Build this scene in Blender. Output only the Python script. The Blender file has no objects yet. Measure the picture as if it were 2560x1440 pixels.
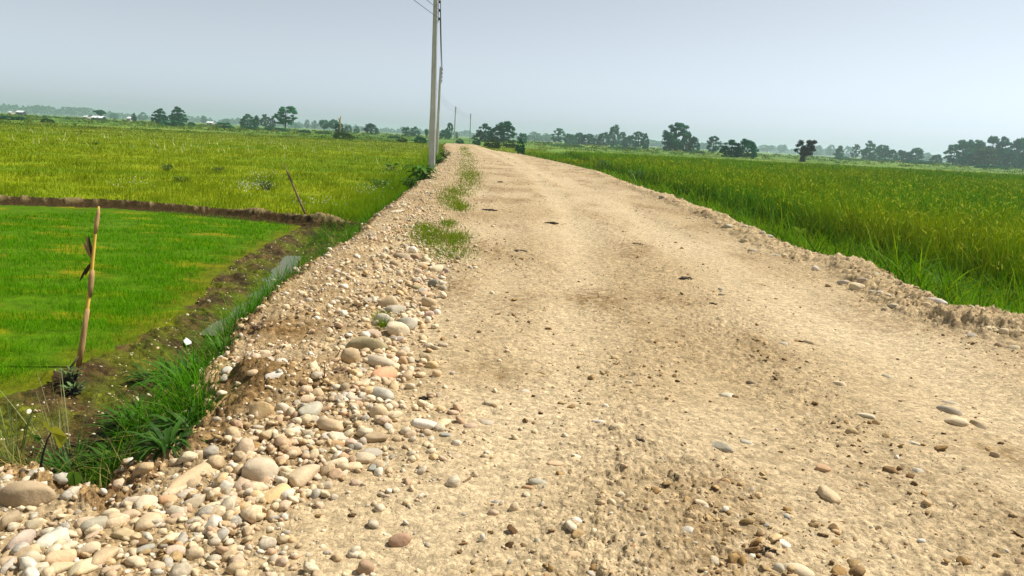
import bpy, math, random
import numpy as np
random.seed(7)
rng = np.random.default_rng(11)
D = bpy.data
scene = bpy.context.scene
COL = scene.collection
PI = math.pi

# ------------------------------------------------------------------ camera model
F = 1920.0; PITCH = math.radians(11.0); ROLL = math.radians(3.0); CAMZ = 1.5
_f = np.array([0, math.cos(PITCH), -math.sin(PITCH)])
_r0 = np.array([1.0, 0, 0]); _u0 = np.array([0, math.sin(PITCH), math.cos(PITCH)])
_r = math.cos(ROLL) * _r0 + math.sin(ROLL) * _u0
_u = -math.sin(ROLL) * _r0 + math.cos(ROLL) * _u0
CAM = np.array([0, 0, CAMZ])

def ray(px, py):
    return _f + (px - 1280) / F * _r - (py - 720) / F * _u

def gp(px, py, z=0.0):
    """plan point where the sight line through a photo pixel meets height z"""
    d = ray(px, py); t = (z - CAMZ) / d[2]
    return np.array([d[0] * t, d[1] * t])

def at_depth(px, py, depth):
    return CAM + ray(px, py) * depth

def at_dist(px, dist):
    """plan x at forward distance for a pixel column near the horizon"""
    d = ray(px, 279.5 + 0.0524 * px); return d[0] / d[1] * dist

def proj(p):
    q = np.asarray(p, float) - CAM
    c = q @ _f
    return 1280 + F * (q @ _r) / c, 720 - F * (q @ _u) / c, c

# ------------------------------------------------------------------ noise
def _hash(ix, iy, seed):
    h = (ix.astype(np.int64) * 374761393 + iy.astype(np.int64) * 668265263 + seed * 974634777) & 0xFFFFFFFF
    h = ((h ^ (h >> 13)) * 1274126177) & 0xFFFFFFFF
    h = (h ^ (h >> 16)) & 0xFFFFFFFF
    return h

def noise(x, y, seed=0):
    x = np.asarray(x, float); y = np.asarray(y, float)
    xi = np.floor(x); yi = np.floor(y); fx = x - xi; fy = y - yi
    sx = fx * fx * fx * (fx * (fx * 6 - 15) + 10); sy = fy * fy * fy * (fy * (fy * 6 - 15) + 10)
    def g(ix, iy, dx, dy):
        a = _hash(ix, iy, seed) * (2 * PI / 4294967296.0)
        return np.cos(a) * dx + np.sin(a) * dy
    a = g(xi, yi, fx, fy); b = g(xi + 1, yi, fx - 1, fy)
    c = g(xi, yi + 1, fx, fy - 1); d = g(xi + 1, yi + 1, fx - 1, fy - 1)
    return ((a + (b - a) * sx) * (1 - sy) + (c + (d - c) * sx) * sy) * 1.5

def fbm(x, y, oct=3, seed=0, gain=.5):
    s = 0; a = 1.0; f = 1.0
    for i in range(oct):
        s = s + a * noise(x * f + 17.3 * i, y * f - 9.1 * i, seed + i); a *= gain; f *= 2.03
    return s

def sstep(a, b, x):
    t = np.clip((x - a) / (b - a), 0, 1); return t * t * (3 - 2 * t)

def worley(x, y, seed=0):
    """cell random value and edge sharpness (F2-F1) of a jittered grid"""
    xi = np.floor(x); yi = np.floor(y); f1 = np.full(x.shape, 9.0); f2 = np.full(x.shape, 9.0); cv = np.zeros(x.shape)
    for i in (-1, 0, 1):
        for j in (-1, 0, 1):
            h = _hash(xi + i, yi + j, seed); a = (h & 1023) / 1023.0; b = ((h >> 10) & 1023) / 1023.0; c = ((h >> 20) & 1023) / 1023.0
            d = np.hypot(xi + i + a - x, yi + j + b - y); m = d < f1
            f2 = np.where(m, f1, np.minimum(f2, d)); cv = np.where(m, c, cv); f1 = np.minimum(f1, d)
    return cv, f2 - f1

def seg_dist(x, y, pts):
    best = np.full(np.shape(x), 1e9)
    for (ax, ay), (bx, by) in zip(pts[:-1], pts[1:]):
        dx, dy = bx - ax, by - ay
        t = np.clip(((x - ax) * dx + (y - ay) * dy) / (dx * dx + dy * dy + 1e-12), 0, 1)
        best = np.minimum(best, np.hypot(x - ax - t * dx, y - ay - t * dy))
    return best

def inside(x, y, pts):
    c = np.zeros(np.shape(x), bool); n = len(pts)
    for i in range(n):
        ax, ay = pts[i]; bx, by = pts[(i + 1) % n]
        if ay == by: continue
        c ^= ((ay > y) != (by > y)) & (x < (bx - ax) * (y - ay) / (by - ay) + ax)
    return c

# ------------------------------------------------------------------ plan of the place
LEFT_EDGE_PX = [(0, 1185), (130, 1230), (240, 1275), (330, 1240), (400, 1200), (420, 1140), (545, 1060), (580, 1000), (540, 960), (600, 850),
                (680, 750), (800, 650), (900, 590), (950, 540), (1000, 500), (1060, 450), (1110, 400), (1115, 375), (1110, 362)]
RIGHT_EDGE_PX = [(1190, 362), (1230, 375), (1300, 385), (1420, 410), (1500, 430), (1600, 470), (1700, 500), (1850, 560), (1960, 610),
                 (2080, 650), (2170, 660), (2230, 700), (2310, 745), (2400, 795), (2480, 800), (2560, 830)]
left_edge = [tuple(gp(*p)) for p in LEFT_EDGE_PX]
right_edge = [tuple(gp(*p)) for p in RIGHT_EDGE_PX]
PLATEAU = [(-9, 3.25), (-4, 3.15)] + left_edge + [(-14, 150), (-9, 152)] + right_edge + [(7, 6.4), (14, 6.0), (14, -12), (-9, -12)]
left_run = left_edge[6:]
right_run = right_edge[1:]
PADDY = [(-45, 17.9), (-11.97, 17.72), (-9.41, 18.2), (-6.29, 17.4), (-4.62, 16.6), (-4.57, 15.6), (-4.5, 14.3), (-4.35, 11.9), (-4.08, 10.27),
         (-3.65, 8.6), (-3.68, 7.65), (-3.6, 6.9), (-3.75, 6.0), (-3.75, 5.25), (-4.2, 4.6), (-45, 4.0)]
BUND = [(-45, 18.3), (-12.1, 18.05), (-9.6, 18.62), (-8.2, 18.3), (-6.35, 17.75), (-5.2, 17.4), (-4.3, 16.9), (-3.7, 16.6)]
DITCH = [(-4.15, 15.2), (-3.75, 13.0), (-3.4, 11.05), (-3.12, 9.17), (-3.14, 8.31), (-2.95, 7.05), (-3.05, 6.5), (-3.1, 5.6), (-3.0, 4.7), (-2.6, 4.1)]
RICE = [(7.2, 3.5), (7.2, 12.6), (6.9, 17), (6.7, 24), (6.6, 32), (6.5, 45), (6.2, 65), (6.0, 85), (5.6, 107), (19.5, 111), (37.7, 105), (69, 107), (100, 109), (100, 3.5)]

BARE = [(*gp(480, 1105), .20, .10), (*gp(640, 965), .26, .08), (*gp(560, 1020), .16, .05), (*gp(700, 830), .25, .03)]

RICE_LOW = [(6.0, 52), (4.6, 60), (1.6, 84), (.4, 100), (.4, 108), (5.5, 108), (5.9, 85)]
TRACKS = ([(-.9, 1.2), (-.35, 2.5), (0, 3.4), (.34, 4.7), (.5, 6.4), (.86, 9.9), (1.1, 15), (.85, 29.6), (0, 45), (-3.2, 80), (-6, 110)], [(3.4, 1.5), (3.2, 4.8), (3.1, 5.9), (2.86, 8), (2.74, 11.3), (2.54, 15.7), (2.1, 25.8), (.74, 41.8), (-1.6, 80), (-5, 110)])

def field_level(x, y):
    left = x < (-2.2 - np.maximum(y - 20, 0) * .08)
    z = np.where(left, -.62, -.55)
    up = sstep(-.12, .08, y - np.interp(x, [p[0] for p in BUND], [p[1] for p in BUND]))
    z = np.where(left, -.62 + up * .12, z)
    return z

def terrain(x, y, fine=True):
    """height and helper fields for arrays of plan points"""
    x = np.asarray(x, float); y = np.asarray(y, float)
    near = (y < 165) & (np.abs(x) < 60) & (y > -20)
    sd = np.full(x.shape, -60.0)
    xn, yn = x[near], y[near]
    wob = .10 * noise(xn * 1.7, yn * 1.7, 3) + .05 * noise(xn * 5, yn * 5, 4)
    d = seg_dist(xn, yn, PLATEAU + PLATEAU[:1])
    sd[near] = np.where(inside(xn, yn, PLATEAU), d, -d) + wob * np.clip(d * 6, 0.25, 1)
    dl = np.full(x.shape, 99.0); dr = np.full(x.shape, 99.0); db = np.full(x.shape, 99.0); dd = np.full(x.shape, 99.0)
    dl[near] = seg_dist(xn, yn, left_run); dr[near] = seg_dist(xn, yn, right_run)
    nb = near & (x < 0) & (y < 25)
    db[nb] = seg_dist(x[nb], y[nb], BUND); dd[nb] = seg_dist(x[nb], y[nb], DITCH)
    fl = field_level(x, y)
    wslope = np.where(x < 0, .62, .75)
    t = sstep(0, 1, -sd / wslope)
    z = fl * t
    ins = sstep(-.05, .15, sd)
    # far undulation of the fields
    z = z + (1 - ins) * np.where(sd < -1, .05 * noise(x * .15, y * .15, 8), 0) * np.clip((np.hypot(x, y) - 19) / 10, 0, 1)
    # right berm of scraped sand
    gaps = .55 + .6 * noise(x * .8 + 4, y * .55, 21) + .25 * noise(x * 2.3, y * 2.3, 22)
    bend = sstep(5.6, 7.0, y) * (1 - .8 * sstep(30, 50, y))
    drn = dr + .12 * noise(x * 2.1, y * 2.1, 23)
    z = z + ins * bend * np.clip(gaps, .15, .8) * .15 * (1 - sstep(.42, .72, drn)) * sstep(-.05, .2, sd)
    # mound at the right access
    mx, my = gp(2540, 820, .1)
    z = z + .09 * np.exp(-(((x - mx - .5) / .75) ** 2 + ((y - my) / .28) ** 2)) * (1 + .5 * noise(x * 5, y * 5, 30))
    # left shoulder: loose gravel humps
    shoulder = ins * (1 - sstep(.5, 1.5, dl)) * sstep(2.0, 4.0, y)
    z = z + shoulder * (.05 * (1 + noise(x * 2.2, y * 2.2, 31)) - .02)
    for (qx, qy, qr, qh) in BARE:
        z = z + ins * qh * np.exp(-((x - qx) ** 2 + (y - qy) ** 2) / qr ** 2)
    # road crown / wheel ruts
    rut = noise(x * 1.5, y * .16, 41)
    z = z + ins * .03 * rut * (1 - shoulder)
    # bund
    zb = 0.06 * np.exp(-(db / .17) ** 2) * (1 + .35 * noise(x * .9, y * .9, 51) + .25 * noise(x * 2.7, y * 2.7, 52))
    gapx, gapy = -7.0, 17.9
    zb = zb * (1 - .8 * np.exp(-((x - gapx) / .22) ** 2)) + .09 * np.exp(-((x + 6.0) / .35) ** 2 - ((y - 17.7) / .3) ** 2) + .11 * np.exp(-((x + 4.25) / .45) ** 2 - ((y - 16.9) / .4) ** 2)
    z = z + np.where(nb, zb, 0)
    # ditch
    z = z - np.where(nb, .10 * np.exp(-(dd / .22) ** 2) * (1 - ins), 0)
    mud = np.where(nb, sstep(-.35, -.6, sd) * (~inside(x, y, PADDY)) * (y < 17.5), 0.0)
    z = z + mud * (.045 * noise(x * 3.1, y * 3.1, 61) + .035 * noise(x * 9, y * 9, 62))
    trk = np.zeros(x.shape); tn = near & (y > 0) & (y < 120)
    wv = .12 * noise(x[tn] * 1.3, y[tn] * .8, 72)
    trk[tn] = np.maximum(np.exp(-((seg_dist(x[tn], y[tn], TRACKS[0]) + wv) / .34) ** 2), np.exp(-((seg_dist(x[tn], y[tn], TRACKS[1]) + wv) / .55) ** 2))
    rough = np.clip(.55 + .9 * fbm(x * .9, y * .35, 2, 71), 0, 1) * (1 - .85 * trk)
    z = z - ins * .022 * trk
    if fine:
        m = np.hypot(x, y) < 45
        xm, ym = x[m], y[m]
        zi = np.zeros(x.shape)
        rg = rough[m]
        n1 = noise(xm * 9, ym * 7, 81); n2 = noise(xm * 24, ym * 20, 82); n3 = noise(xm * 55, ym * 48, 83)
        nw = (np.hypot(xm, ym) < 22) & (ins[m] > 0); cl = np.zeros(xm.shape)
        wx, wy = xm[nw] + .02 * n2[nw], ym[nw] + .02 * n3[nw]
        c1, e1 = worley(wx * 19, wy * 17, 85); c2, e2 = worley(wx * 46, wy * 42, 86); c3, e3 = worley(wx * 9, wy * 8, 87)
        cl[nw] = ((c1 - .35) * .020 * sstep(0, .16, e1) * (c1 > .45) + (c2 - .3) * .011 * sstep(0, .2, e2) * (c2 > .35)) * (.2 + .8 * rg[nw]) + (c3 - .6) * .022 * sstep(0, .12, e3) * (c3 > .72) * rg[nw]
        rd = .006 * n1 + .008 * np.clip(n2 - .10, 0, 1) * (.22 + rg) + .005 * np.clip(n3 - .05, -.2, 1) * (.3 + rg) + cl
        rd = rd - .022 * np.clip(-n2 - .3, 0, 1) * rg
        sl = (.035 * n1 + .03 * noise(xm * 17, ym * 17, 84) + .025 * n3 + 1.6 * cl)
        slope_m = sstep(.08, -.05, sd[m]) * sstep(-.8, -.5, sd[m])
        slope_m = np.maximum(slope_m, (bend * (1 - sstep(.5, .85, dr)))[m] * .8)
        slope_m = np.maximum(slope_m, np.exp(-(db[m] / .3) ** 2) * .8)
        zi[m] = ins[m] * rd * (1 + .6 * shoulder[m]) + slope_m * sl
        z = z + zi
    return z, dict(sd=sd, dl=dl, dr=dr, db=db, dd=dd, rough=rough, trk=trk, shoulder=shoulder, bend=bend, mud=mud, ins=ins)

def hz(x, y):
    return float(terrain(np.array([x]), np.array([y]))[0][0])

def ground_hit(px, py, lift=0.0, tmin=1.6, tmax=90):
    """first point where a sight line meets the ground"""
    d = ray(px, py)
    t = np.geomspace(tmin, tmax, 700)
    P = CAM[None] + d[None] * t[:, None]
    z = terrain(P[:, 0], P[:, 1], False)[0] + lift
    b = np.nonzero(P[:, 2] <= z)[0]
    i = b[0] if len(b) else len(t) - 1
    return P[i], t[i]

# ------------------------------------------------------------------ object helpers
def tag(o, label=None, cat=None, group=None, kind=None):
    if label: o['label'] = label
    if cat: o['category'] = cat
    if group: o['group'] = group
    if kind: o['kind'] = kind
    return o

def mesh_np(name, V, faces, mat=None, cols=None, smooth=False):
    """faces: list of int arrays (n,k), k may differ between arrays. cols: per vertex rgb"""
    me = D.meshes.new(name)
    V = np.ascontiguousarray(V, np.float32)
    me.vertices.add(len(V)); me.vertices.foreach_set('co', V.ravel())
    faces = [np.asarray(f, np.int32) for f in faces if len(f)]
    nl = sum(f.size for f in faces); nf = sum(len(f) for f in faces)
    me.loops.add(nl); me.polygons.add(nf)
    me.loops.foreach_set('vertex_index', np.concatenate([f.ravel() for f in faces]))
    tot = np.concatenate([np.full(len(f), f.shape[1], np.int32) for f in faces])
    st = np.concatenate([[0], np.cumsum(tot)[:-1]]).astype(np.int32)
    me.polygons.foreach_set('loop_start', st)
    if smooth: me.polygons.foreach_set('use_smooth', np.ones(nf, bool))
    if cols is not None:
        a = me.color_attributes.new('Col', 'FLOAT_COLOR', 'POINT')
        c = np.ones((len(V), 4), np.float32); c[:, :3] = cols
        a.data.foreach_set('color', c.ravel())
    me.update(calc_edges=True)
    if mat: me.materials.append(mat)
    return me

def link(name, me, parent=None, loc=None):
    o = D.objects.new(name, me); COL.objects.link(o)
    if parent: o.parent = parent
    if loc is not None: o.location = loc
    return o

def empty(name, loc, **k):
    o = D.objects.new(name, None); COL.objects.link(o); o.location = loc
    o.empty_display_size = .2
    return tag(o, **k)

class MB:
    def __init__(s): s.v = []; s.f = []
    def add(s, V, Fs):
        b = len(s.v); s.v.extend([tuple(p) for p in V]); s.f.extend([tuple(i + b for i in f) for f in Fs]); return s
    def box(s, c, d):
        x, y, z = c; a, b, e = d[0] / 2, d[1] / 2, d[2] / 2
        V = [(x + i * a, y + j * b, z + k * e) for k in (-1, 1) for j in (-1, 1) for i in (-1, 1)]
        return s.add(V, [(0, 2, 3, 1), (4, 5, 7, 6), (0, 1, 5, 4), (2, 6, 7, 3), (0, 4, 6, 2), (1, 3, 7, 5)])
    def tube(s, pts, rad, n=8, cap=True):
        pts = [np.asarray(p, float) for p in pts]; V = []; k = len(pts)
        for i, p in enumerate(pts):
            t = pts[min(i + 1, k - 1)] - pts[max(i - 1, 0)]; t /= np.linalg.norm(t) + 1e-9
            a = np.cross(t, (0.13, .97, .2)); a /= np.linalg.norm(a) + 1e-9; b = np.cross(t, a)
            r = rad[i] if hasattr(rad, '__len__') else rad
            for j in range(n):
                q = 2 * PI * j / n; V.append(p + r * (math.cos(q) * a + math.sin(q) * b))
        Fs = [(i * n + j, i * n + (j + 1) % n, (i + 1) * n + (j + 1) % n, (i + 1) * n + j) for i in range(k - 1) for j in range(n)]
        if cap: Fs += [tuple(range(n - 1, -1, -1)), tuple((k - 1) * n + j for j in range(n))]
        return s.add(V, Fs)
    def leaf(s, base, d, L, W, droop=.5, fold=.15, n=5, side=None):
        """a long leaf blade starting along d and drooping"""
        d = np.asarray(d, float); d /= np.linalg.norm(d); p = np.asarray(base, float)
        sd = np.cross(d, (0, 0, 1)) if side is None else np.asarray(side, float)
        sd = sd / (np.linalg.norm(sd) + 1e-9); V = []
        for i in range(n + 1):
            u = i / n; w = W * .5 * max(math.sin(PI * min(u * .93 + .07, 1)) ** .8, .02)
            up = np.cross(sd, d); V += [p - sd * w + up * w * fold * 2, p.copy(), p + sd * w + up * w * fold * 2]
            p = p + d * L / n; d = d + np.array([0, 0, -droop / n]) ; d /= np.linalg.norm(d)
        Fs = []
        for i in range(n):
            a = i * 3; Fs += [(a, a + 1, a + 4, a + 3), (a + 1, a + 2, a + 5, a + 4)]
        return s.add(V, Fs)
    def build(s, name, mat, parent=None, smooth=False, loc=None):
        me = D.meshes.new(name); me.from_pydata([tuple(map(float, v)) for v in s.v], [], s.f)
        if smooth: me.polygons.foreach_set('use_smooth', np.ones(len(me.polygons), bool))
        me.update()
        if mat: me.materials.append(mat)
        return link(name, me, parent, loc)

# ------------------------------------------------------------------ materials
def srgb(r, g, b):
    f = lambda c: (c / 255 / 12.92) if c / 255 <= .04045 else ((c / 255 + .055) / 1.055) ** 2.4
    return np.array([f(r), f(g), f(b)])

def new_mat(name):
    m = D.materials.new(name); m.use_nodes = True; nt = m.node_tree
    b = nt.nodes['Principled BSDF']; b.inputs['Specular IOR Level'].default_value = .2
    return m, nt, b

def N(nt, t, **k):
    n = nt.nodes.new(t)
    for a, v in k.items():
        if a in n.inputs: n.inputs[a].default_value = v
        else: setattr(n, a, v)
    return n

def ground_mat(name, rough=.95, scales=(35, 160), amp=.35, bump=.3, bscale=70, bdist=.01, spec=.1):
    m, nt, b = new_mat(name); L = nt.links.new
    at = N(nt, 'ShaderNodeAttribute', attribute_name='Col'); geo = N(nt, 'ShaderNodeNewGeometry')
    c = at.outputs['Color']
    for i, s in enumerate(scales):
        n = N(nt, 'ShaderNodeTexNoise', Scale=s, Detail=3.0, Roughness=.6); L(geo.outputs['Position'], n.inputs['Vector'])
        mr = N(nt, 'ShaderNodeMapRange'); mr.inputs['From Min'].default_value = .3; mr.inputs['From Max'].default_value = .7
        mr.inputs['To Min'].default_value = 1 - amp; mr.inputs['To Max'].default_value = 1 + amp
        L(n.outputs['Fac'], mr.inputs['Value'])
        mx = N(nt, 'ShaderNodeVectorMath', operation='SCALE'); L(c, mx.inputs[0]); L(mr.outputs[0], mx.inputs['Scale'])
        c = mx.outputs[0]
    L(c, b.inputs['Base Color']); b.inputs['Roughness'].default_value = rough; b.inputs['Specular IOR Level'].default_value = spec
    n = N(nt, 'ShaderNodeTexNoise', Scale=bscale, Detail=4.0, Roughness=.65); L(geo.outputs['Position'], n.inputs['Vector'])
    bp = N(nt, 'ShaderNodeBump', Strength=bump, Distance=bdist); L(n.outputs['Fac'], bp.inputs['Height']); L(bp.outputs[0], b.inputs['Normal'])
    return m

def crumb(m, scales=(28, 75), amp=.22, bump=.5):
    """broken crumb texture: cells of slightly different soil with cracks between"""
    nt = m.node_tree; L = nt.links.new; b = nt.nodes['Principled BSDF']
    c = b.inputs['Base Color'].links[0].from_socket; nrm = b.inputs['Normal'].links[0].from_socket
    geo = N(nt, 'ShaderNodeNewGeometry'); wob = N(nt, 'ShaderNodeTexNoise', Scale=20.0, Detail=2.0); L(geo.outputs['Position'], wob.inputs['Vector'])
    ws = N(nt, 'ShaderNodeVectorMath', operation='SCALE'); ws.inputs['Scale'].default_value = .05; L(wob.outputs['Color'], ws.inputs[0])
    ad = N(nt, 'ShaderNodeVectorMath', operation='ADD'); L(geo.outputs['Position'], ad.inputs[0]); L(ws.outputs[0], ad.inputs[1])
    for s in scales:
        v = N(nt, 'ShaderNodeTexVoronoi', Scale=s); L(ad.outputs[0], v.inputs['Vector'])
        sp = N(nt, 'ShaderNodeSeparateColor'); L(v.outputs['Color'], sp.inputs[0])
        mr = N(nt, 'ShaderNodeMapRange'); mr.inputs['To Min'].default_value = 1 - amp; mr.inputs['To Max'].default_value = 1 + amp; L(sp.outputs[0], mr.inputs['Value'])
        mx = N(nt, 'ShaderNodeVectorMath', operation='SCALE'); L(c, mx.inputs[0]); L(mr.outputs[0], mx.inputs['Scale']); c = mx.outputs[0]
        hgt = N(nt, 'ShaderNodeMath', operation='SUBTRACT'); L(sp.outputs[1], hgt.inputs[0]); L(v.outputs['Distance'], hgt.inputs[1])
        bp = N(nt, 'ShaderNodeBump', Strength=bump, Distance=.35 / s); L(hgt.outputs[0], bp.inputs['Height']); L(nrm, bp.inputs['Normal']); nrm = bp.outputs[0]
    L(c, b.inputs['Base Color']); L(nrm, b.inputs['Normal']); return m

def leaf_mat(name, color=None, trans=.35, rough=.5, attr=True, objcol=False, var=0.0, spec=.12):
    m, nt, b = new_mat(name); L = nt.links.new
    if attr: c = N(nt, 'ShaderNodeAttribute', attribute_name='Col').outputs['Color']
    elif objcol: c = N(nt, 'ShaderNodeObjectInfo').outputs['Color']
    else:
        c = N(nt, 'ShaderNodeRGB').outputs[0]; c.default_value = (*color, 1)
    if var:
        geo = N(nt, 'ShaderNodeNewGeometry'); mr = N(nt, 'ShaderNodeMapRange')
        mr.inputs['To Min'].default_value = 1 - var; mr.inputs['To Max'].default_value = 1 + var
        L(geo.outputs['Random Per Island'], mr.inputs['Value'])
        mx = N(nt, 'ShaderNodeVectorMath', operation='SCALE'); L(c, mx.inputs[0]); L(mr.outputs[0], mx.inputs['Scale']); c = mx.outputs[0]
    L(c, b.inputs['Base Color']); b.inputs['Roughness'].default_value = rough; b.inputs['Specular IOR Level'].default_value = spec
    t = N(nt, 'ShaderNodeBsdfTranslucent'); L(c, t.inputs['Color'])
    ms = N(nt, 'ShaderNodeMixShader'); ms.inputs[0].default_value = trans
    L(b.outputs[0], ms.inputs[1]); L(t.outputs[0], ms.inputs[2])
    L(ms.outputs[0], nt.nodes['Material Output'].inputs['Surface'])
    return m

def plain_mat(name, color, rough=.8, scale=30, amp=.2, bump=.15, metal=0, spec=.2, stretch=(1, 1, 1)):
    m, nt, b = new_mat(name); L = nt.links.new
    tc = N(nt, 'ShaderNodeTexCoord'); mp = N(nt, 'ShaderNodeMapping'); mp.inputs['Scale'].default_value = stretch
    L(tc.outputs['Object'], mp.inputs['Vector'])
    n = N(nt, 'ShaderNodeTexNoise', Scale=scale, Detail=5.0, Roughness=.6); L(mp.outputs[0], n.inputs['Vector'])
    mr = N(nt, 'ShaderNodeMapRange'); mr.inputs['From Min'].default_value = .25; mr.inputs['From Max'].default_value = .75
    mr.inputs['To Min'].default_value = 1 - amp; mr.inputs['To Max'].default_value = 1 + amp
    L(n.outputs['Fac'], mr.inputs['Value'])
    rgb = N(nt, 'ShaderNodeRGB'); rgb.outputs[0].default_value = (*color, 1)
    mx = N(nt, 'ShaderNodeVectorMath', operation='SCALE'); L(rgb.outputs[0], mx.inputs[0]); L(mr.outputs[0], mx.inputs['Scale'])
    L(mx.outputs[0], b.inputs['Base Color']); b.inputs['Roughness'].default_value = rough; b.inputs['Metallic'].default_value = metal
    b.inputs['Specular IOR Level'].default_value = spec
    bp = N(nt, 'ShaderNodeBump', Strength=bump, Distance=.01); L(n.outputs['Fac'], bp.inputs['Height']); L(bp.outputs[0], b.inputs['Normal'])
    return m

def stone_mat():
    m, nt, b = new_mat('river_stone'); L = nt.links.new
    oi = N(nt, 'ShaderNodeObjectInfo'); tc = N(nt, 'ShaderNodeTexCoord')
    off = N(nt, 'ShaderNodeVectorMath', operation='SCALE'); off.inputs[0].default_value = (37, 91, 53); L(oi.outputs['Random'], off.inputs['Scale'])
    ad = N(nt, 'ShaderNodeVectorMath', operation='ADD'); L(tc.outputs['Object'], ad.inputs[0]); L(off.outputs[0], ad.inputs[1])
    c = oi.outputs['Color']
    for s, amp, det in ((2.2, .16, 2), (9, .14, 4), (45, .10, 3)):
        n = N(nt, 'ShaderNodeTexNoise', Scale=s, Detail=float(det), Roughness=.6); L(ad.outputs[0], n.inputs['Vector'])
        mr = N(nt, 'ShaderNodeMapRange'); mr.inputs['From Min'].default_value = .3; mr.inputs['From Max'].default_value = .7
        mr.inputs['To Min'].default_value = 1 - amp; mr.inputs['To Max'].default_value = 1 + amp
        L(n.outputs['Fac'], mr.inputs['Value'])
        mx = N(nt, 'ShaderNodeVectorMath', operation='SCALE'); L(c, mx.inputs[0]); L(mr.outputs[0], mx.inputs['Scale']); c = mx.outputs[0]
    # dust film settled in patches
    n = N(nt, 'ShaderNodeTexNoise', Scale=1.6, Detail=3.0); L(ad.outputs[0], n.inputs['Vector'])
    cr = N(nt, 'ShaderNodeMapRange'); cr.inputs['From Min'].default_value = .48; cr.inputs['From Max'].default_value = .68; cr.inputs['To Max'].default_value = .55
    L(n.outputs['Fac'], cr.inputs['Value'])
    mix = N(nt, 'ShaderNodeMix', data_type='RGBA'); L(cr.outputs[0], mix.inputs['Factor']); L(c, mix.inputs['A']); mix.inputs['B'].default_value = (*srgb(196, 172, 132), 1)
    L(mix.outputs['Result'], b.inputs['Base Color']); b.inputs['Roughness'].default_value = .9; b.inputs['Specular IOR Level'].default_value = .1
    n = N(nt, 'ShaderNodeTexNoise', Scale=14.0, Detail=6.0, Roughness=.65); L(ad.outputs[0], n.inputs['Vector'])
    bp = N(nt, 'ShaderNodeBump', Strength=.25, Distance=.05); L(n.outputs['Fac'], bp.inputs['Height']); L(bp.outputs[0], b.inputs['Normal'])
    return m

M = {}
M['road'] = ground_mat('sandy_road', amp=.17, bump=.55, bscale=90, bdist=.008)
crumb(M['road'])
M['bank'] = ground_mat('earth_bank', amp=.28, bump=.6, bscale=60, bdist=.012)
crumb(M['bank'], (22, 60), .25, .6)
M['mud'] = ground_mat('wet_mud', rough=.7, amp=.35, bump=.7, bscale=40, bdist=.02, spec=.12)
crumb(M['mud'], (14, 45), .3, .6)
M['paddy'] = ground_mat('paddy_soil', rough=.85, scales=(6, 40), amp=.3, bump=.3, bscale=30, bdist=.015, spec=.05)
M['meadow'] = ground_mat('meadow_turf', scales=(1.2, 14), amp=.22, bump=.3, bscale=12, bdist=.05)
M['field'] = ground_mat('far_field', scales=(.05, .4), amp=.18, bump=.1, bscale=2)
M['stone'] = stone_mat()
M['gravel'] = ground_mat('gravel_stone', rough=.92, scales=(60,), amp=.25, bump=.4, bscale=120, bdist=.004, spec=.06)
M['grass'] = leaf_mat('grass_blade', trans=.4, spec=.06, rough=.7)
M['rice'] = leaf_mat('rice_blade', trans=.16, spec=.06, rough=.7)
M['crown'] = leaf_mat('tree_leaf', attr=False, objcol=True, trans=.3, var=.35, rough=.9, spec=.03)
M['leaf'] = leaf_mat('broad_leaf', attr=False, objcol=True, trans=.35, var=.35, spec=.1)
M['bark'] = plain_mat('bark', (.045, .045, .042), scale=8, amp=.3, bump=.5)
M['concrete'] = plain_mat('pole_concrete', (.55, .55, .53), scale=3, amp=.26, bump=.1, stretch=(2, 2, .5))
M['porcelain'] = plain_mat('dark_porcelain', (.03, .025, .03), rough=.35, scale=5)
M['steel'] = plain_mat('galvanised_steel', (.3, .31, .32), rough=.5, metal=.8, scale=20)
M['wire'] = plain_mat('cable', (.05, .05, .055), rough=.6, scale=10)
M['cane'] = plain_mat('dry_cane', tuple(srgb(214, 172, 76)), scale=12, amp=.3, stretch=(1, 1, .2))
M['husk'] = plain_mat('dry_husk', tuple(srgb(176, 140, 92)), scale=25, amp=.35, bump=.4, stretch=(1, 1, .15))
M['husk_dark'] = plain_mat('rotten_husk', tuple(srgb(70, 62, 45)), scale=25, amp=.35, stretch=(1, 1, .15))
M['twig'] = plain_mat('dry_twig', tuple(srgb(128, 104, 78)), scale=20, amp=.3)
M['dung'] = plain_mat('dark_clod', (.045, .034, .022), scale=30, amp=.4, bump=.8)
M['paper'] = plain_mat('white_scrap', (.75, .74, .72), scale=10, amp=.06)
M['wall'] = plain_mat('house_wall', (.42, .36, .30), scale=2, amp=.1)
M['tin'] = plain_mat('white_tin_roof', (.70, .71, .72), rough=.6, scale=3, amp=.05)
M['dark'] = plain_mat('dark_opening', (.03, .03, .03), scale=2)

# ------------------------------------------------------------------ terrain sheets
def lerp(a, b, t): return a + (b - a) * t[:, None]

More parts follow.
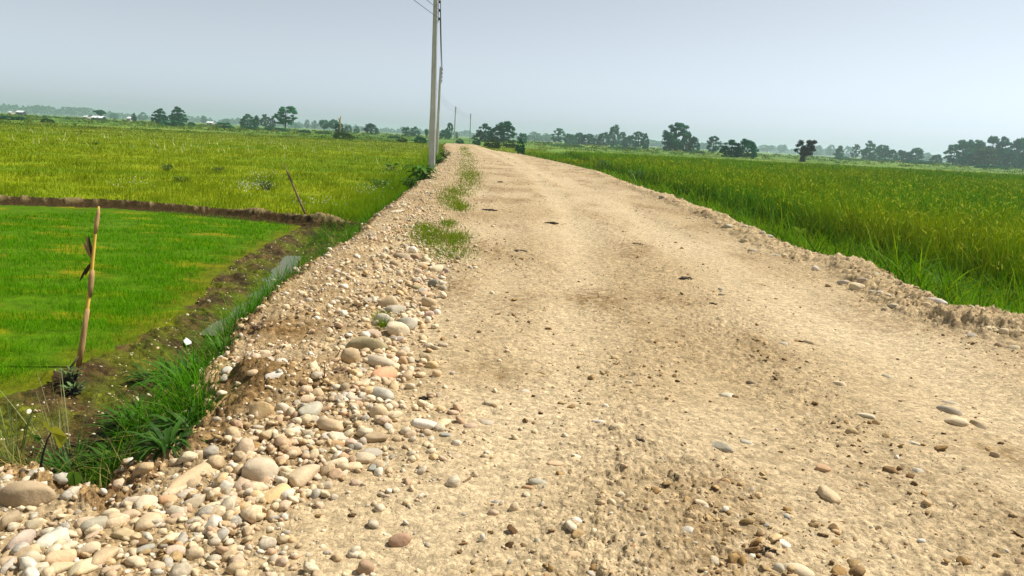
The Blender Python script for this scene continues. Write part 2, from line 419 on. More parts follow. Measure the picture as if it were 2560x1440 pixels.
def build_ground():
    az = np.concatenate([np.radians(np.arange(-180, -43, 4.0)), np.radians(np.arange(-42, 42.001, .105)), np.radians(np.arange(44, 180, 4.0))])
    rr = [0.02, .3, .7, 1.1, 1.5, 1.8]
    r = 2.0
    while r < 4100:
        rr.append(r); r *= 1.0034 if r < 19 else 1.008 if r < 60 else 1.02 if r < 220 else 1.09
    rr = np.array(rr)
    na, nr = len(az), len(rr)
    X = (rr[:, None] * np.sin(az)[None]).ravel(); Y = (rr[:, None] * np.cos(az)[None]).ravel()
    Z, h = terrain(X, Y)
    V = np.stack([X, Y, Z], 1)
    sd = h['sd']; dist = np.hypot(X, Y)
    n_big = fbm(X * .35, Y * .35, 3, 101); n_mid = fbm(X * 2.3, Y * 2.3, 3, 102); n_fine = fbm(X * 11, Y * 9, 2, 103)
    # zones
    zone = np.full(X.shape, 6)                                   # far fields
    in_paddy = (X < 0) & (dist < 60) & inside(X + .12 * n_mid, Y + .12 * noise(X * 1.9, Y * 1.9, 110), PADDY)
    in_rice = inside(X, Y, RICE) & (X > 0)
    meadow = (X < 3) & (dist < 175 + 25 * noise(X * .02, Y * .02, 109)) & (sd < 0)
    zone[meadow] = 4
    zone[(dist < 110) & (X >= 3) & (sd < 0)] = 5
    zone[in_rice] = 5
    lowleft = (X < 0) & (Y < np.interp(X, [p[0] for p in BUND], [p[1] for p in BUND]) + .1) & (dist < 70)
    zone[lowleft] = 2
    zone[in_paddy & lowleft] = 3
    zone[(h['db'] < .42) & (X < -3.3) & (sd < -.3)] = 7
    zone[(sd < .0) & (sd > -.75) & (dist < 165)] = 1
    zone[sd >= .0] = 0
    C = np.zeros((len(X), 3))
    # road
    sand = lerp(np.tile(srgb(167, 145, 109), (len(X), 1)), srgb(179, 158, 123), sstep(-.6, .7, n_big))
    track = h['trk']
    sand = lerp(sand, srgb(192, 171, 135), track * .5)
    dirt = sstep(.0, .75, .6 * fbm(X * 1.1, Y * .5, 3, 120) + .55 * (h['rough'] - .35)) * .8
    sand = lerp(sand, srgb(124, 99, 64), dirt * np.clip(.6 + .6 * n_fine, 0, 1))
    clod = noise(X * 24, Y * 20, 82)
    sand = lerp(sand, srgb(116, 92, 58), sstep(.15, .5, clod) * h['rough'] * .4)
    px, py = gp(1480, 745); dk = np.exp(-((X - px) / .35) ** 2 - ((Y - py) / .45) ** 2)
    px, py = gp(2520, 1130); dk = dk + .8 * np.exp(-((X - px) / .25) ** 2 - ((Y - py) / .3) ** 2)
    px, py = gp(1230, 930); dk = dk + .7 * np.exp(-((X - px) / .3) ** 2 - ((Y - py) / .3) ** 2)
    sand = lerp(sand, srgb(118, 92, 52), np.clip(dk * (.6 + .6 * n_fine), 0, .8))
    sand = lerp(sand, srgb(150, 124, 86), h['shoulder'] * np.clip(.5 + .8 * n_mid, 0, 1) * .8)
    bare = sum(np.exp(-((X - qx) ** 2 + (Y - qy) ** 2) / (qr * 1.25) ** 2) for qx, qy, qr, qh in BARE)
    sand = lerp(sand, lerp(np.tile(srgb(104, 80, 46), (len(X), 1)), srgb(140, 112, 72), sstep(-.4, .6, n_fine)), np.clip(bare * 1.3, 0, .95))
    C[:] = sand
    # banks
    soil = lerp(np.tile(srgb(126, 100, 66), (len(X), 1)), srgb(160, 132, 88), sstep(-.5, .6, n_mid + n_fine * .6))
    green = sstep(-.30, -.5, sd) * .85
    soil = lerp(soil, srgb(74, 76, 30), green)
    k = zone == 1; C[k] = soil[k]
    berm = h['ins'] * h['bend'] * (1 - sstep(.45, .8, h['dr']))
    C = np.where((zone == 0)[:, None], lerp(C, srgb(178, 154, 114), np.clip(berm * (.5 + .6 * n_mid), 0, .8)), C)
    # mud
    mud = lerp(np.tile(srgb(58, 44, 20), (len(X), 1)), srgb(88, 70, 34), sstep(-.4, .8, n_mid + .5 * n_fine))
    mud = lerp(mud, srgb(84, 90, 8), sstep(-.25, .5, fbm(X * 1.6, Y * 1.6, 3, 130)) * .8)
    k = zone == 2; C[k] = mud[k]
    pad = lerp(np.tile(srgb(72, 104, 4), (len(X), 1)), srgb(118, 116, 12), sstep(.1, .8, fbm(X * .9, Y * 1.8, 3, 140)))
    dpe = seg_dist(X, Y, PADDY[4:])
    pad = lerp(pad, srgb(92, 92, 14), (1 - sstep(.0, .6, dpe + .3 * n_mid)) * .8)
    k = zone == 3; C[k] = pad[k]
    mead = lerp(np.tile(srgb(112, 130, 6), (len(X), 1)), srgb(134, 142, 10), sstep(-.5, .6, n_big))
    mead = lerp(mead, srgb(82, 118, 6), sstep(.0, .6, noise(X * .06, Y * .16, 150)) * .7)
    mead = lerp(mead, srgb(124, 134, 44), sstep(70, 110, Y) * .8); mead = lerp(mead, srgb(72, 104, 26), sstep(.0, .5, noise(X * .03 + 9, Y * .09, 151)) * sstep(60, 100, Y) * .7)
    k = zone == 4; C[k] = mead[k]
    k = zone == 5; C[k] = lerp(np.tile(srgb(66, 84, 22), (len(X), 1)), srgb(88, 80, 40), sstep(0, .8, n_mid))[k]
    far = lerp(np.tile(srgb(84, 116, 34), (len(X), 1)), srgb(108, 126, 44), sstep(-.3, .4, noise(X * .008, Y * .03, 160)))
    far = lerp(far, srgb(58, 92, 28), sstep(.1, .5, noise(X * .015 + 5, Y * .05, 161)))
    k = zone == 6; C[k] = far[k]
    bund = lerp(np.tile(srgb(62, 48, 24), (len(X), 1)), srgb(138, 120, 80), sstep(.15, .22, Z + .62 + .05 * n_fine + .03 * n_mid))
    k = zone == 7; C[k] = bund[k]
    # quads
    i = np.arange(nr - 1)[:, None] * na; j = np.arange(na)[None]; jn = (j + 1) % na
    Q = np.stack([i + j, i + jn, i + na + jn, i + na + j], -1).reshape(-1, 4)
    qz = zone[Q[:, 0]]
    names = {0: ('road', 'road'), 1: ('road_bank', 'bank'), 2: ('mud_ground', 'mud'), 3: ('paddy_field', 'paddy'), 4: ('meadow_field', 'meadow'),
             5: ('rice_field', 'mud'), 6: ('far_field', 'field'), 7: ('earth_bank', 'bank')}
    for z, (nm, mt) in names.items():
        q = Q[qz == z]
        if not len(q): continue
        u, inv = np.unique(q, return_inverse=True)
        me = mesh_np(nm, V[u], [inv.reshape(-1, 4)[:, ::-1]], M[mt], C[u], smooth=True)
        tag(link(nm, me), kind='structure')
build_ground()

# still water in the ditch
wm, nt, b = new_mat('ditch_water')
b.inputs['Base Color'].default_value = (*srgb(82, 82, 40), 1); b.inputs['Roughness'].default_value = .22; b.inputs['Specular IOR Level'].default_value = .3
nn = N(nt, 'ShaderNodeTexNoise', Scale=5.0, Detail=2.0); bp = N(nt, 'ShaderNodeBump', Strength=.06, Distance=.01)
nt.links.new(nn.outputs['Fac'], bp.inputs['Height']); nt.links.new(bp.outputs[0], b.inputs['Normal'])
WATER = [(-3.72, 13.0), (-3.42, 11.05), (-3.2, 9.4), (-3.12, 8.4), (-3.08, 7.7)]
_wt = np.linspace(0, len(WATER) - 1, 46); WATER = [tuple(np.array([np.interp(u, range(len(WATER)), [p[k] for p in WATER]) for k in (0, 1)])) for u in _wt]
m = MB(); n = len(WATER); V = []
for i, p in enumerate(WATER):
    a = np.array(WATER[max(i - 1, 0)]); c = np.array(WATER[min(i + 1, n - 1)]); t = (c - a) / np.linalg.norm(c - a); s = np.array([-t[1], t[0]])
    for w in (-.15 - .10 * float(noise(p[1] * 1.7, 3.3, 5)), .13 + .10 * float(noise(p[1] * 1.9, 7.7, 6))): V.append((*(np.array(p) + s * w), -.664))
m.add(V, [(2 * i, 2 * i + 2, 2 * i + 3, 2 * i + 1) for i in range(n - 1)])
tag(m.build('ditch_water', wm), kind='structure')

# ------------------------------------------------------------------ grass as many single blades
def blades(P, Hh, W, az, lean, curl, cb, ct, seg=3, cpow=1.0):
    """P (n,3) roots; returns verts, faces, colours for curved tapering blades"""
    n = len(P)
    us = np.linspace(0, 1, seg + 1)
    dirx = np.cos(az); diry = np.sin(az)
    fa = az + PI / 2 + rng.normal(0, .7, n); sx, sy = np.cos(fa), np.sin(fa)
    V = []; Cc = []
    for k, u in enumerate(us):
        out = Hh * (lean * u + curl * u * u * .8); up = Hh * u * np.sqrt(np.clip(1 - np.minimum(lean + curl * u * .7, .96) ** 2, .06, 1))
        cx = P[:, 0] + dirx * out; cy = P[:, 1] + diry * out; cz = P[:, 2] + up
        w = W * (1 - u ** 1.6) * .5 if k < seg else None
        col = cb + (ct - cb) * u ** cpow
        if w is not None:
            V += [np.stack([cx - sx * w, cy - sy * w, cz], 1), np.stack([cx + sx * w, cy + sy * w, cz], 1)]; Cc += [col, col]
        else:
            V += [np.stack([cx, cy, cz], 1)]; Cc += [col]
    m = len(V); VV = np.stack(V, 1).reshape(-1, 3); CC = np.stack(Cc, 1).reshape(-1, 3)
    base = np.arange(n) * m
    q = np.concatenate([np.stack([base + 2 * k, base + 2 * k + 1, base + 2 * k + 3, base + 2 * k + 2], 1) for k in range(seg - 1)]) if seg > 1 else np.zeros((0, 4), int)
    t = np.stack([base + 2 * seg - 2, base + 2 * seg - 1, base + 2 * seg], 1)
    return VV, q, t, CC

def merge_blades(name, parts, mat):
    off = 0; Vs, Q, T, C = [], [], [], []
    for V, q, t, c in parts:
        Vs.append(V); Q.append(q + off); T.append(t + off); C.append(c); off += len(V)
    me = mesh_np(name, np.concatenate(Vs), [np.concatenate(Q), np.concatenate(T)], mat, np.concatenate(C))
    return tag(link(name, me), kind='stuff')

def wedge(n, r0, r1, a0=-40, a1=40, pw=1.0):
    """ground points, evenly spread over directions and over log distance"""
    r = r0 * (r1 / r0) ** (rng.random(n) ** pw); a = np.radians(rng.uniform(a0, a1, n))
    return r * np.sin(a), r * np.cos(a)

def col(n, cs, jit=.18):
    cs = np.array([srgb(*c) * (np.array([1, 1, .25]) if c[1] > c[2] * 1.9 and c[1] >= c[0] else 1) for c in cs]); i = rng.integers(0, len(cs), n)
    return cs[i] * np.clip(1 + rng.normal(0, jit, (n, 1)), .4, 1.7)

def ridx(x, y):
    return terrain(x, y)

# tall rice, planted in hills of several stems
hx, hy = wedge(50000, 5, 125, -1, 43)
low = inside(hx, hy, RICE_LOW); k = inside(hx, hy, RICE) | low; hx, hy, low = hx[k], hy[k], low[k]
nb_ = 8; m_ = len(hx); hd = np.hypot(hx, hy)
hill_h = np.repeat(np.clip(rng.normal(1, .10, m_), .72, 1.22) * np.where(low, .62, 1), nb_); hill_c = np.repeat(np.clip(rng.normal(1, .26, m_), .5, 1.6), nb_)
spread = np.repeat(.05 + hd * .0012, nb_)
x = np.repeat(hx, nb_) + rng.normal(0, 1, m_ * nb_) * spread; y = np.repeat(hy, nb_) + rng.normal(0, 1, m_ * nb_) * spread
edge = seg_dist(x, y, RICE[:9]); n = len(x); d = np.hypot(x, y)
z = terrain(x, y, False)[0]
patch = noise(x * .25, y * .25, 201)
hgt = .98 * hill_h * np.clip(rng.normal(1.0, .08, n) + .07 * patch, .6, 1.25)
hgt *= np.where(edge < .5, rng.uniform(.55, 1.0, n), 1); hd2 = .8 + .2 * sstep(.1, .8, edge)
w = np.maximum(.012, d * .00062) * rng.uniform(.5, 1.3, n)
yel = np.clip(.24 + .7 * noise(x * .14, y * .10, 202) + rng.normal(0, .3, n) + (hill_c - 1) * .5, 0, 1)
cb = col(n, [(34, 74, 4), (44, 86, 6), (30, 66, 6)], .3) * hill_c[:, None] * .5  # root green, darkened further to paint in the shade of the rice front
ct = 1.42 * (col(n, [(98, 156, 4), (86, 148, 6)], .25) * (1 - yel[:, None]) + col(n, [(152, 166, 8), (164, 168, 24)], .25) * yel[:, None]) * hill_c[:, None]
lean = np.abs(rng.normal(.10, .09, n)); curl = np.abs(rng.normal(.28, .25, n))
k = np.nonzero((rng.random(n) < .11) & (d < 70))[0]; q_ = len(k)
ears = blades(np.stack([x[k], y[k], z[k] + hgt[k] * rng.uniform(.74, .98, q_)], 1), rng.uniform(.12, .2, q_), np.maximum(.016, d[k] * .0008), rng.uniform(0, 2 * PI, q_), rng.uniform(.3, .9, q_), rng.uniform(.2, .9, q_),
              col(q_, [(140, 156, 20), (160, 162, 30)], .2), col(q_, [(166, 172, 36), (176, 176, 60), (146, 164, 20)], .2), 3)
merge_blades('rice_plants', [blades(np.stack([x, y, z - .02], 1), hgt, w, rng.uniform(0, 2 * PI, n), lean, curl, cb, ct, 4, 2.4)] + [ears], M['rice'])  # steep colour power carries the painted root shade up the stems

# seedlings of the bright paddy
x, y = wedge(190000, 4.6, 19.5, -42, -8)
k = inside(x, y, PADDY); x, y = x[k], y[k]
dpe = seg_dist(x, y, PADDY[4:])
dens = .62 + 1.0 * fbm(x * .8, y * 1.9, 3, 211)
k = (rng.random(len(x)) < dens) & (rng.random(len(x)) < sstep(-.1, .55, dpe + .3 * noise(x * 1.5, y * 1.5, 212))); x, y = x[k], y[k]
n = len(x); d = np.hypot(x, y); z = terrain(x, y, False)[0]
w = np.maximum(.0035, d * .00055) * rng.uniform(.7, 1.2, n)
merge_blades('rice_seedlings', [blades(np.stack([x, y, z - .005], 1), rng.uniform(.05, .11, n), w, rng.uniform(0, 2 * PI, n), np.abs(rng.normal(.25, .15, n)), np.abs(rng.normal(.2, .15, n)),
             col(n, [(72, 128, 2), (66, 120, 2)], .15), col(n, [(112, 178, 2), (98, 168, 2), (132, 180, 4)], .2), 2)], M['grass'])

# meadow beyond the bund
x, y = wedge(240000, 17, 180, -44, 2)
h = terrain(x, y, False); sdv = h[1]['sd']
by = np.interp(x, [p[0] for p in BUND], [p[1] for p in BUND])
k = (sdv < -.25) & (y > by + .12); x, y, z, sdv = x[k], y[k], h[0][k], sdv[k]
n = len(x); d = np.hypot(x, y)
tuft = fbm(x * .7, y * .7, 2, 221)
near_road = sstep(-3.0, -.5, sdv)
hgt = np.clip(rng.uniform(.08, .22, n) * (1 + 1.0 * np.clip(tuft, -.6, 1)) + near_road * .22, .05, .6)
w = np.maximum(.006, d * .00055) * rng.uniform(.6, 1.2, n)
yel = np.clip(.65 + .6 * noise(x * .12, y * .25, 222) + rng.normal(0, .25, n) - near_road * .7, 0, 1)[:, None]
cb = col(n, [(96, 116, 6), (110, 122, 6), (84, 110, 8)])
ct = col(n, [(116, 150, 8), (104, 140, 8)], .25) * (1 - yel) + col(n, [(148, 162, 12), (164, 164, 34), (138, 156, 10)], .25) * yel; ct = ct * (1 - .25 * sstep(70, 130, y)[:, None])
dk = sstep(.45, .9, tuft)[:, None]; ct = ct * (1 - .45 * dk); cb = cb * (1 - .4 * dk)
merge_blades('meadow_grass', [blades(np.stack([x, y, z - .01], 1), hgt, w, rng.uniform(0, 2 * PI, n), np.abs(rng.normal(.3, .2, n)), np.abs(rng.normal(.3, .25, n)), cb, ct, 2)], M['grass'])

# long verge grass on the right bank and on the left slope
parts = []
x, y = wedge(150000, 5.2, 110, -2, 44)
h = terrain(x, y, False); sdv = h[1]['sd']
k = (sdv < -.18) & ~inside(x, y, RICE) & (seg_dist(x, y, RICE) < 6) & (rng.random(len(x)) < sstep(-.1, -.55, sdv)); x, y, z, sdv = x[k], y[k], h[0][k], sdv[k]
n = len(x); d = np.hypot(x, y)
clump = fbm(x * 1.1, y * 1.1, 2, 231)
hgt = np.clip(rng.uniform(.3, .7, n) * (1 + .6 * np.clip(clump, -.6, .8)), .1, .9)
w = np.maximum(.009, d * .0005) * rng.uniform(.5, 1.3, n)
br = np.clip(1 + .35 * noise(x * .9, y * .9, 232), .5, 1.5)[:, None]
cb = col(n, [(64, 104, 6), (78, 116, 8), (96, 116, 12)]); ct = col(n, [(124, 172, 8), (108, 164, 8), (146, 182, 12), (160, 176, 24)], .3) * br
parts.append(blades(np.stack([x, y, z - .02], 1), hgt, w, rng.uniform(0, 2 * PI, n), np.abs(rng.normal(.45, .25, n)), np.abs(rng.normal(.5, .35, n)), cb, ct, 3))
x, y = wedge(60000, 5.2, 60, 0, 44)
h = terrain(x, y, False); sdv = h[1]['sd']
k = (sdv < -.1) & (x > 0) & ~inside(x, y, RICE) & (seg_dist(x, y, RICE) < 3) & (rng.random(len(x)) < np.clip(.35 + .7 * noise(x * 1.3, y * 1.1, 235), .05, 1)); x, y, z = x[k], y[k], h[0][k]
n = len(x); d = np.hypot(x, y)
parts.append(blades(np.stack([x, y, z - .02], 1), rng.uniform(.5, 1.05, n), np.maximum(.018, d * .0011) * rng.uniform(.6, 1.3, n), rng.uniform(0, 2 * PI, n), np.abs(rng.normal(.4, .25, n)), np.abs(rng.normal(.7, .35, n)),
                    col(n, [(42, 84, 6), (52, 96, 8)], .25), col(n, [(84, 138, 10), (100, 152, 14), (74, 126, 10), (136, 164, 50)], .35), 4))
x, y = wedge(120000, 4.2, 60, -42, 0)
h = terrain(x, y, False); sdv = h[1]['sd']
pat = .9 * noise(x * .8, y * .5, 241) + .65 * sstep(5.5, 7.5, y) + .15
k = (x < 0) & (sdv < -.04) & (sdv > np.where(y > 14, -1.5, -.72)) & (rng.random(len(x)) < np.clip(pat * 1.5, 0, 1) * sstep(-.03, -.16, sdv)); x, y, z, sdv = x[k], y[k], h[0][k], sdv[k]
n = len(x); d = np.hypot(x, y)
hgt = rng.uniform(.14, .40, n) * (1 + .5 * np.clip(noise(x * 2, y * 2, 242), -.5, 1))
w = np.maximum(.006, d * .0005) * rng.uniform(.6, 1.3, n)
parts.append(blades(np.stack([x, y, z - .015], 1), hgt, w, rng.uniform(0, 2 * PI, n), np.abs(rng.normal(.35, .2, n)), np.abs(rng.normal(.5, .35, n)),
                    col(n, [(44, 90, 14), (56, 100, 18)]), col(n, [(82, 150, 24), (70, 134, 24), (104, 160, 36)]), 3))
x, y = wedge(9000, 3.4, 16, -42, -10)
h = terrain(x, y, False); sdv = h[1]['sd']
k = (sdv < -.1) & (sdv > -.9) & (x < 0) & (rng.random(len(x)) < .5); x, y, z = x[k], y[k], h[0][k]; n = len(x)
parts.append(blades(np.stack([x, y, z - .01], 1), rng.uniform(.1, .4, n), np.maximum(.004, np.hypot(x, y) * .0007), rng.uniform(0, 2 * PI, n), np.abs(rng.normal(.6, .3, n)), np.abs(rng.normal(.5, .4, n)),
                    col(n, [(150, 130, 80), (120, 112, 60)]), col(n, [(190, 172, 116), (170, 160, 90), (130, 150, 60)]), 3))
# sparse weeds over the mud margin
x, y = wedge(30000, 4.0, 18, -42, -8)
h = terrain(x, y, False); md = h[1]['mud']
k = (md > .5) & (rng.random(len(x)) < np.clip(.1 + .8 * noise(x * 1.4, y * 1.4, 251), 0, .8)); x, y, z = x[k], y[k], h[0][k]; n = len(x)
parts.append(blades(np.stack([x, y, z - .01], 1), rng.uniform(.03, .12, n), np.maximum(.004, np.hypot(x, y) * .0006), rng.uniform(0, 2 * PI, n), np.abs(rng.normal(.5, .3, n)), np.abs(rng.normal(.5, .3, n)),
                    col(n, [(84, 92, 20), (70, 92, 18), (110, 96, 48)]), col(n, [(118, 140, 30), (140, 128, 60), (96, 140, 24)]), 2))
# thin turf growing through the gravel of the left shoulder
spots = [(1160, 372, 10, 4), (1168, 400, 16, 6), (1170, 436, 22, 8), (1165, 385, 14, 5), (1165, 418, 22, 6), (1172, 455, 26, 12), (1140, 478, 26, 8), (1125, 498, 24, 10), (1148, 517, 20, 7), (1065, 575, 22, 8), (1100, 590, 40, 12), (1125, 630, 45, 14),
         (1140, 598, 25, 10), (1060, 600, 30, 14), (958, 812, 10, 7), (1120, 560, 14, 5)]
for sx, sy, rx, ry in spots:
    k = int(900 if ry > 6 else 480); pxs = sx + rng.normal(0, rx * .75, k); pys = sy + rng.normal(0, ry * .9, k)
    g = np.array([gp(a, b_, .02) for a, b_ in zip(pxs, pys)]); z = terrain(g[:, 0], g[:, 1], True)[0]; dd_ = np.hypot(g[:, 0], g[:, 1])
    parts.append(blades(np.stack([g[:, 0], g[:, 1], z - .01], 1), rng.uniform(.04, .13, k), np.maximum(.005, dd_ * .0007), rng.uniform(0, 2 * PI, k), np.abs(rng.normal(.4, .2, k)), np.abs(rng.normal(.4, .3, k)),
                        col(k, [(90, 104, 30), (76, 104, 28)]), col(k, [(120, 150, 40), (104, 144, 34), (150, 150, 70)]), 2))
merge_blades('verge_grass', parts, M['grass'])

# dry pale stubs standing in the meadow, white weed flowers
P = []
for i in range(150):
    pxx, pyy = rng.uniform(10, 1000), 0
    dist = rng.uniform(48, 95); xx = at_dist(pxx, dist); P.append((xx, dist))
P = np.array(P); n = len(P); z = terrain(P[:, 0], P[:, 1], False)[0]
merge_blades('dry_stalks', [blades(np.column_stack([P, z]), rng.uniform(.25, .6, n), rng.uniform(.05, .09, n), rng.uniform(0, 2 * PI, n), np.abs(rng.normal(.2, .2, n)), np.abs(rng.normal(0, .1, n)), col(n, [(200, 196, 130), (216, 208, 160)]), col(n, [(214, 206, 150)]), 1)], M['grass'])
P = []
for cx, cy, rx, ry, k in ((620, 462, 55, 12, 130), (660, 435, 50, 10, 60), (930, 470, 50, 20, 70), (980, 420, 40, 12, 60), (800, 500, 80, 14, 40), (330, 455, 60, 20, 30)):
    for _ in range(k):
        g = gp(cx + rng.normal(0, rx * .5), cy + rng.normal(0, ry * .5), -.25); P.append((*g, -.28 + rng.uniform(-.05, .08)))
P = np.array(P); n = len(P)
merge_blades('weed_flowers', [blades(P, rng.uniform(.02, .05, n), np.full(n, .035), rng.uniform(0, 2 * PI, n), rng.uniform(.3, .9, n), np.zeros(n), col(n, [(206, 204, 190), (190, 180, 186)]), col(n, [(214, 212, 200)]), 1)], M['grass'])

# ------------------------------------------------------------------ stones
import bmesh
def ico(sub):
    bm = bmesh.new(); bmesh.ops.create_icosphere(bm, subdivisions=sub, radius=1.0)
    V = np.array([v.co[:] for v in bm.verts]); Fc = np.array([[v.index for v in f.verts] for f in bm.faces]); bm.free(); return V, Fc
ICO = {k: ico(k) for k in (1, 2, 3, 4)}
SC = {'cream': (204, 186, 150), 'pale grey': (178, 170, 152), 'white': (216, 210, 196), 'tan': (174, 143, 100), 'ochre': (182, 136, 70), 'orange': (190, 122, 68),
      'brown': (136, 106, 74), 'pinkish': (184, 152, 130), 'grey': (146, 140, 128), 'blue grey': (124, 131, 136), 'olive brown': (134, 112, 66), 'red brown': (142, 88, 60),
      'yellow': (206, 168, 96), 'dark slate': (80, 82, 88), 'peach': (206, 164, 120), 'lilac grey': (152, 136, 132), 'beige': (192, 168, 130)}

def stone_mesh(name, dims, seed, angular=0.0, sub=3):
    r = np.random.default_rng(seed); V, Fc = ICO[sub]; p = V.copy()
    rad = np.ones(len(V))
    for k in range(5):
        q = r.normal(0, 1.1 + .5 * k, 3); rad += (.10 / (1 + .5 * k)) * np.sin(V @ q + r.uniform(0, 6.28))
    p = p * rad[:, None]
    e = 1 - .18 * r.random(); p = np.sign(p) * np.abs(p) ** e
    for k in range(int(5 + 8 * angular)):
        nv = r.normal(0, 1, 3); nv /= np.linalg.norm(nv); c = r.uniform(.62, .92) - .12 * angular
        ex = p @ nv - c; p = p - nv * (np.clip(ex, 0, None) * (.55 + .4 * angular))[:, None]
    lo, hi = p.min(0), p.max(0); p = (p - (lo + hi) / 2) / (hi - lo) * np.array(dims)
    return mesh_np(name, p, [Fc], M['stone'], None, smooth=True)

STONES = []        # dict(px,py,w,color,shape,obj,lm)
def place_stone(px, py, w, h, rot, color, shape='', lm=None, bury=.24):
    if px > 1200: bury = .42
    P, t = ground_hit(px, py, .02)
    dep = t
    W = w / F * dep; Hh = h / F * dep
    dv = P - CAM; a = math.asin(np.clip(-dv[2] / np.linalg.norm(dv), .05, .9)); yaw0 = math.atan2(dv[0], dv[1])
    ps = 0.0
    if rot:
        tr = math.tan(math.radians(rot)); ps = math.atan(tr / max(math.sin(a), .2)); ps = max(-1.25, min(1.25, ps))
        sh = math.sqrt(math.cos(ps) ** 2 + (math.sin(ps) * math.sin(a)) ** 2)
        L = W / max(math.cos(math.radians(rot)), .5); L = min(L / sh, L * 1.6); depx = min(L * .55, Hh * 1.4); zz = np.clip(Hh * .75, .3 * Hh, L)
    else:
        L = W; depx = W * random.uniform(.62, .85)
        vis = Hh ** 2 - (depx * math.sin(a)) ** 2
        zz = math.sqrt(max(vis, (.35 * Hh) ** 2)) / math.cos(a)
        if Hh < depx * math.sin(a): depx = max(Hh / math.sin(a) * .8, W * .4)
    zz = max(zz, .3 * Hh) / (1 - bury * .6)
    sub = 4 if w > 110 else 3 if w > 28 else 2
    ang = {'angular': .9, 'flat': .3, 'pointed': .8}.get(shape, max(.2, .2 + .45 * random.random()))
    me = stone_mesh('river_stone', (L, depx, zz), len(STONES) * 13 + 5, ang, sub)
    o = link('river_stone', me)
    P2, t2 = ground_hit(px, py, zz * (.5 - bury))
    o.location = P2
    o.rotation_euler = (random.uniform(-.12, .12), random.uniform(-.12, .12), -yaw0 + ps)
    c = (srgb(*SC[color]) * .58 + srgb(196, 180, 150) * .42) * random.uniform(.9, 1.1) * np.array([random.uniform(.96, 1.04), 1, random.uniform(.94, 1.06)])
    o.color = (*np.clip(c, 0, 1), 1)
    STONES.append(dict(px=px, py=py, w=w, color=color, shape=shape, o=o, lm=lm)); return o

def rows(txt, ox, oy, s):
    for ln in txt.strip().splitlines():
        f = [q.strip() for q in ln.split(',')]
        cx, cy, w, h, rot = map(float, f[:5])
        place_stone(ox + cx * s, oy + cy * s, w * s, h * s, rot, f[5], f[6] if len(f) > 6 else '', f[7] if len(f) > 7 else None)
# columns: centre x, centre y, width, height (pixels of an enlarged view), tilt, colour, shape, landmark name
rows("""
235,780,410,270,-8,brown,smooth,big brown boulder
435,1160,255,165,14,white,oval,big white oval stone
2130,610,300,230,0,pale grey,peaked,big peaked grey boulder
2140,105,200,170,0,ochre,round,round ochre boulder
1590,625,390,135,24,peach,long,long peach stone
2220,790,310,130,20,yellow,wedge-shaped,yellow wedge-shaped stone
2480,625,215,185,25,beige,tilted,tilted beige boulder
1780,895,290,115,6,cream,flat,flat cream slab
90,990,170,165,20,brown
15,735,60,90,0,pale grey
165,1150,170,170,30,lilac grey
565,1205,145,110,18,cream
800,1020,250,125,10,pale grey,oval
240,1320,170,140,0,cream
490,1310,240,130,0,peach
480,1385,230,130,12,beige
700,1375,260,130,12,cream,oval
850,1290,190,140,30,tan
75,1370,130,140,30,grey
840,1420,190,60,0,peach
1180,1225,160,85,12,blue grey,flat
1350,1200,100,50,0,dark slate
1545,1200,90,65,0,yellow
1455,1205,90,80,0,orange
1390,1145,220,90,10,cream
1495,1155,75,70,0,grey
1790,1140,70,80,0,olive brown
1800,998,100,75,0,ochre
1240,990,190,140,30,beige
1225,915,160,60,0,white
1070,950,150,90,0,pinkish
915,925,170,80,0,cream
1075,835,170,110,12,lilac grey,veined
1200,840,150,120,35,cream
1375,815,150,75,0,orange
1460,965,140,75,0,pinkish
1600,840,180,115,14,blue grey
1455,725,250,90,25,cream,long
1540,765,190,80,18,pale grey
1810,690,210,85,5,brown,long
1790,620,200,65,8,grey
2010,490,140,110,20,pinkish
1945,475,100,60,10,ochre
2160,510,180,100,0,olive brown
2320,80,140,95,0,pale grey
2155,300,170,120,15,cream
2300,330,105,85,0,ochre
2425,260,110,90,25,cream
2105,388,95,60,0,red brown
2390,455,100,65,0,dark slate
2320,955,90,45,0,blue grey
2050,980,110,50,10,yellow,flat
1985,890,90,60,0,grey
460,945,100,65,12,tan
640,930,80,65,0,grey
1925,560,110,80,0,beige
350,690,60,45,0,yellow
60,640,90,50,0,white
1700,745,80,60,0,cream
1855,580,100,70,0,pinkish
640,1090,90,70,0,beige
330,1105,80,55,0,lilac grey
310,1075,140,50,10,cream
1530,690,120,50,20,beige
1120,1180,110,70,0,pinkish
760,1110,120,80,20,pinkish
""", 0, 1000, .30553)
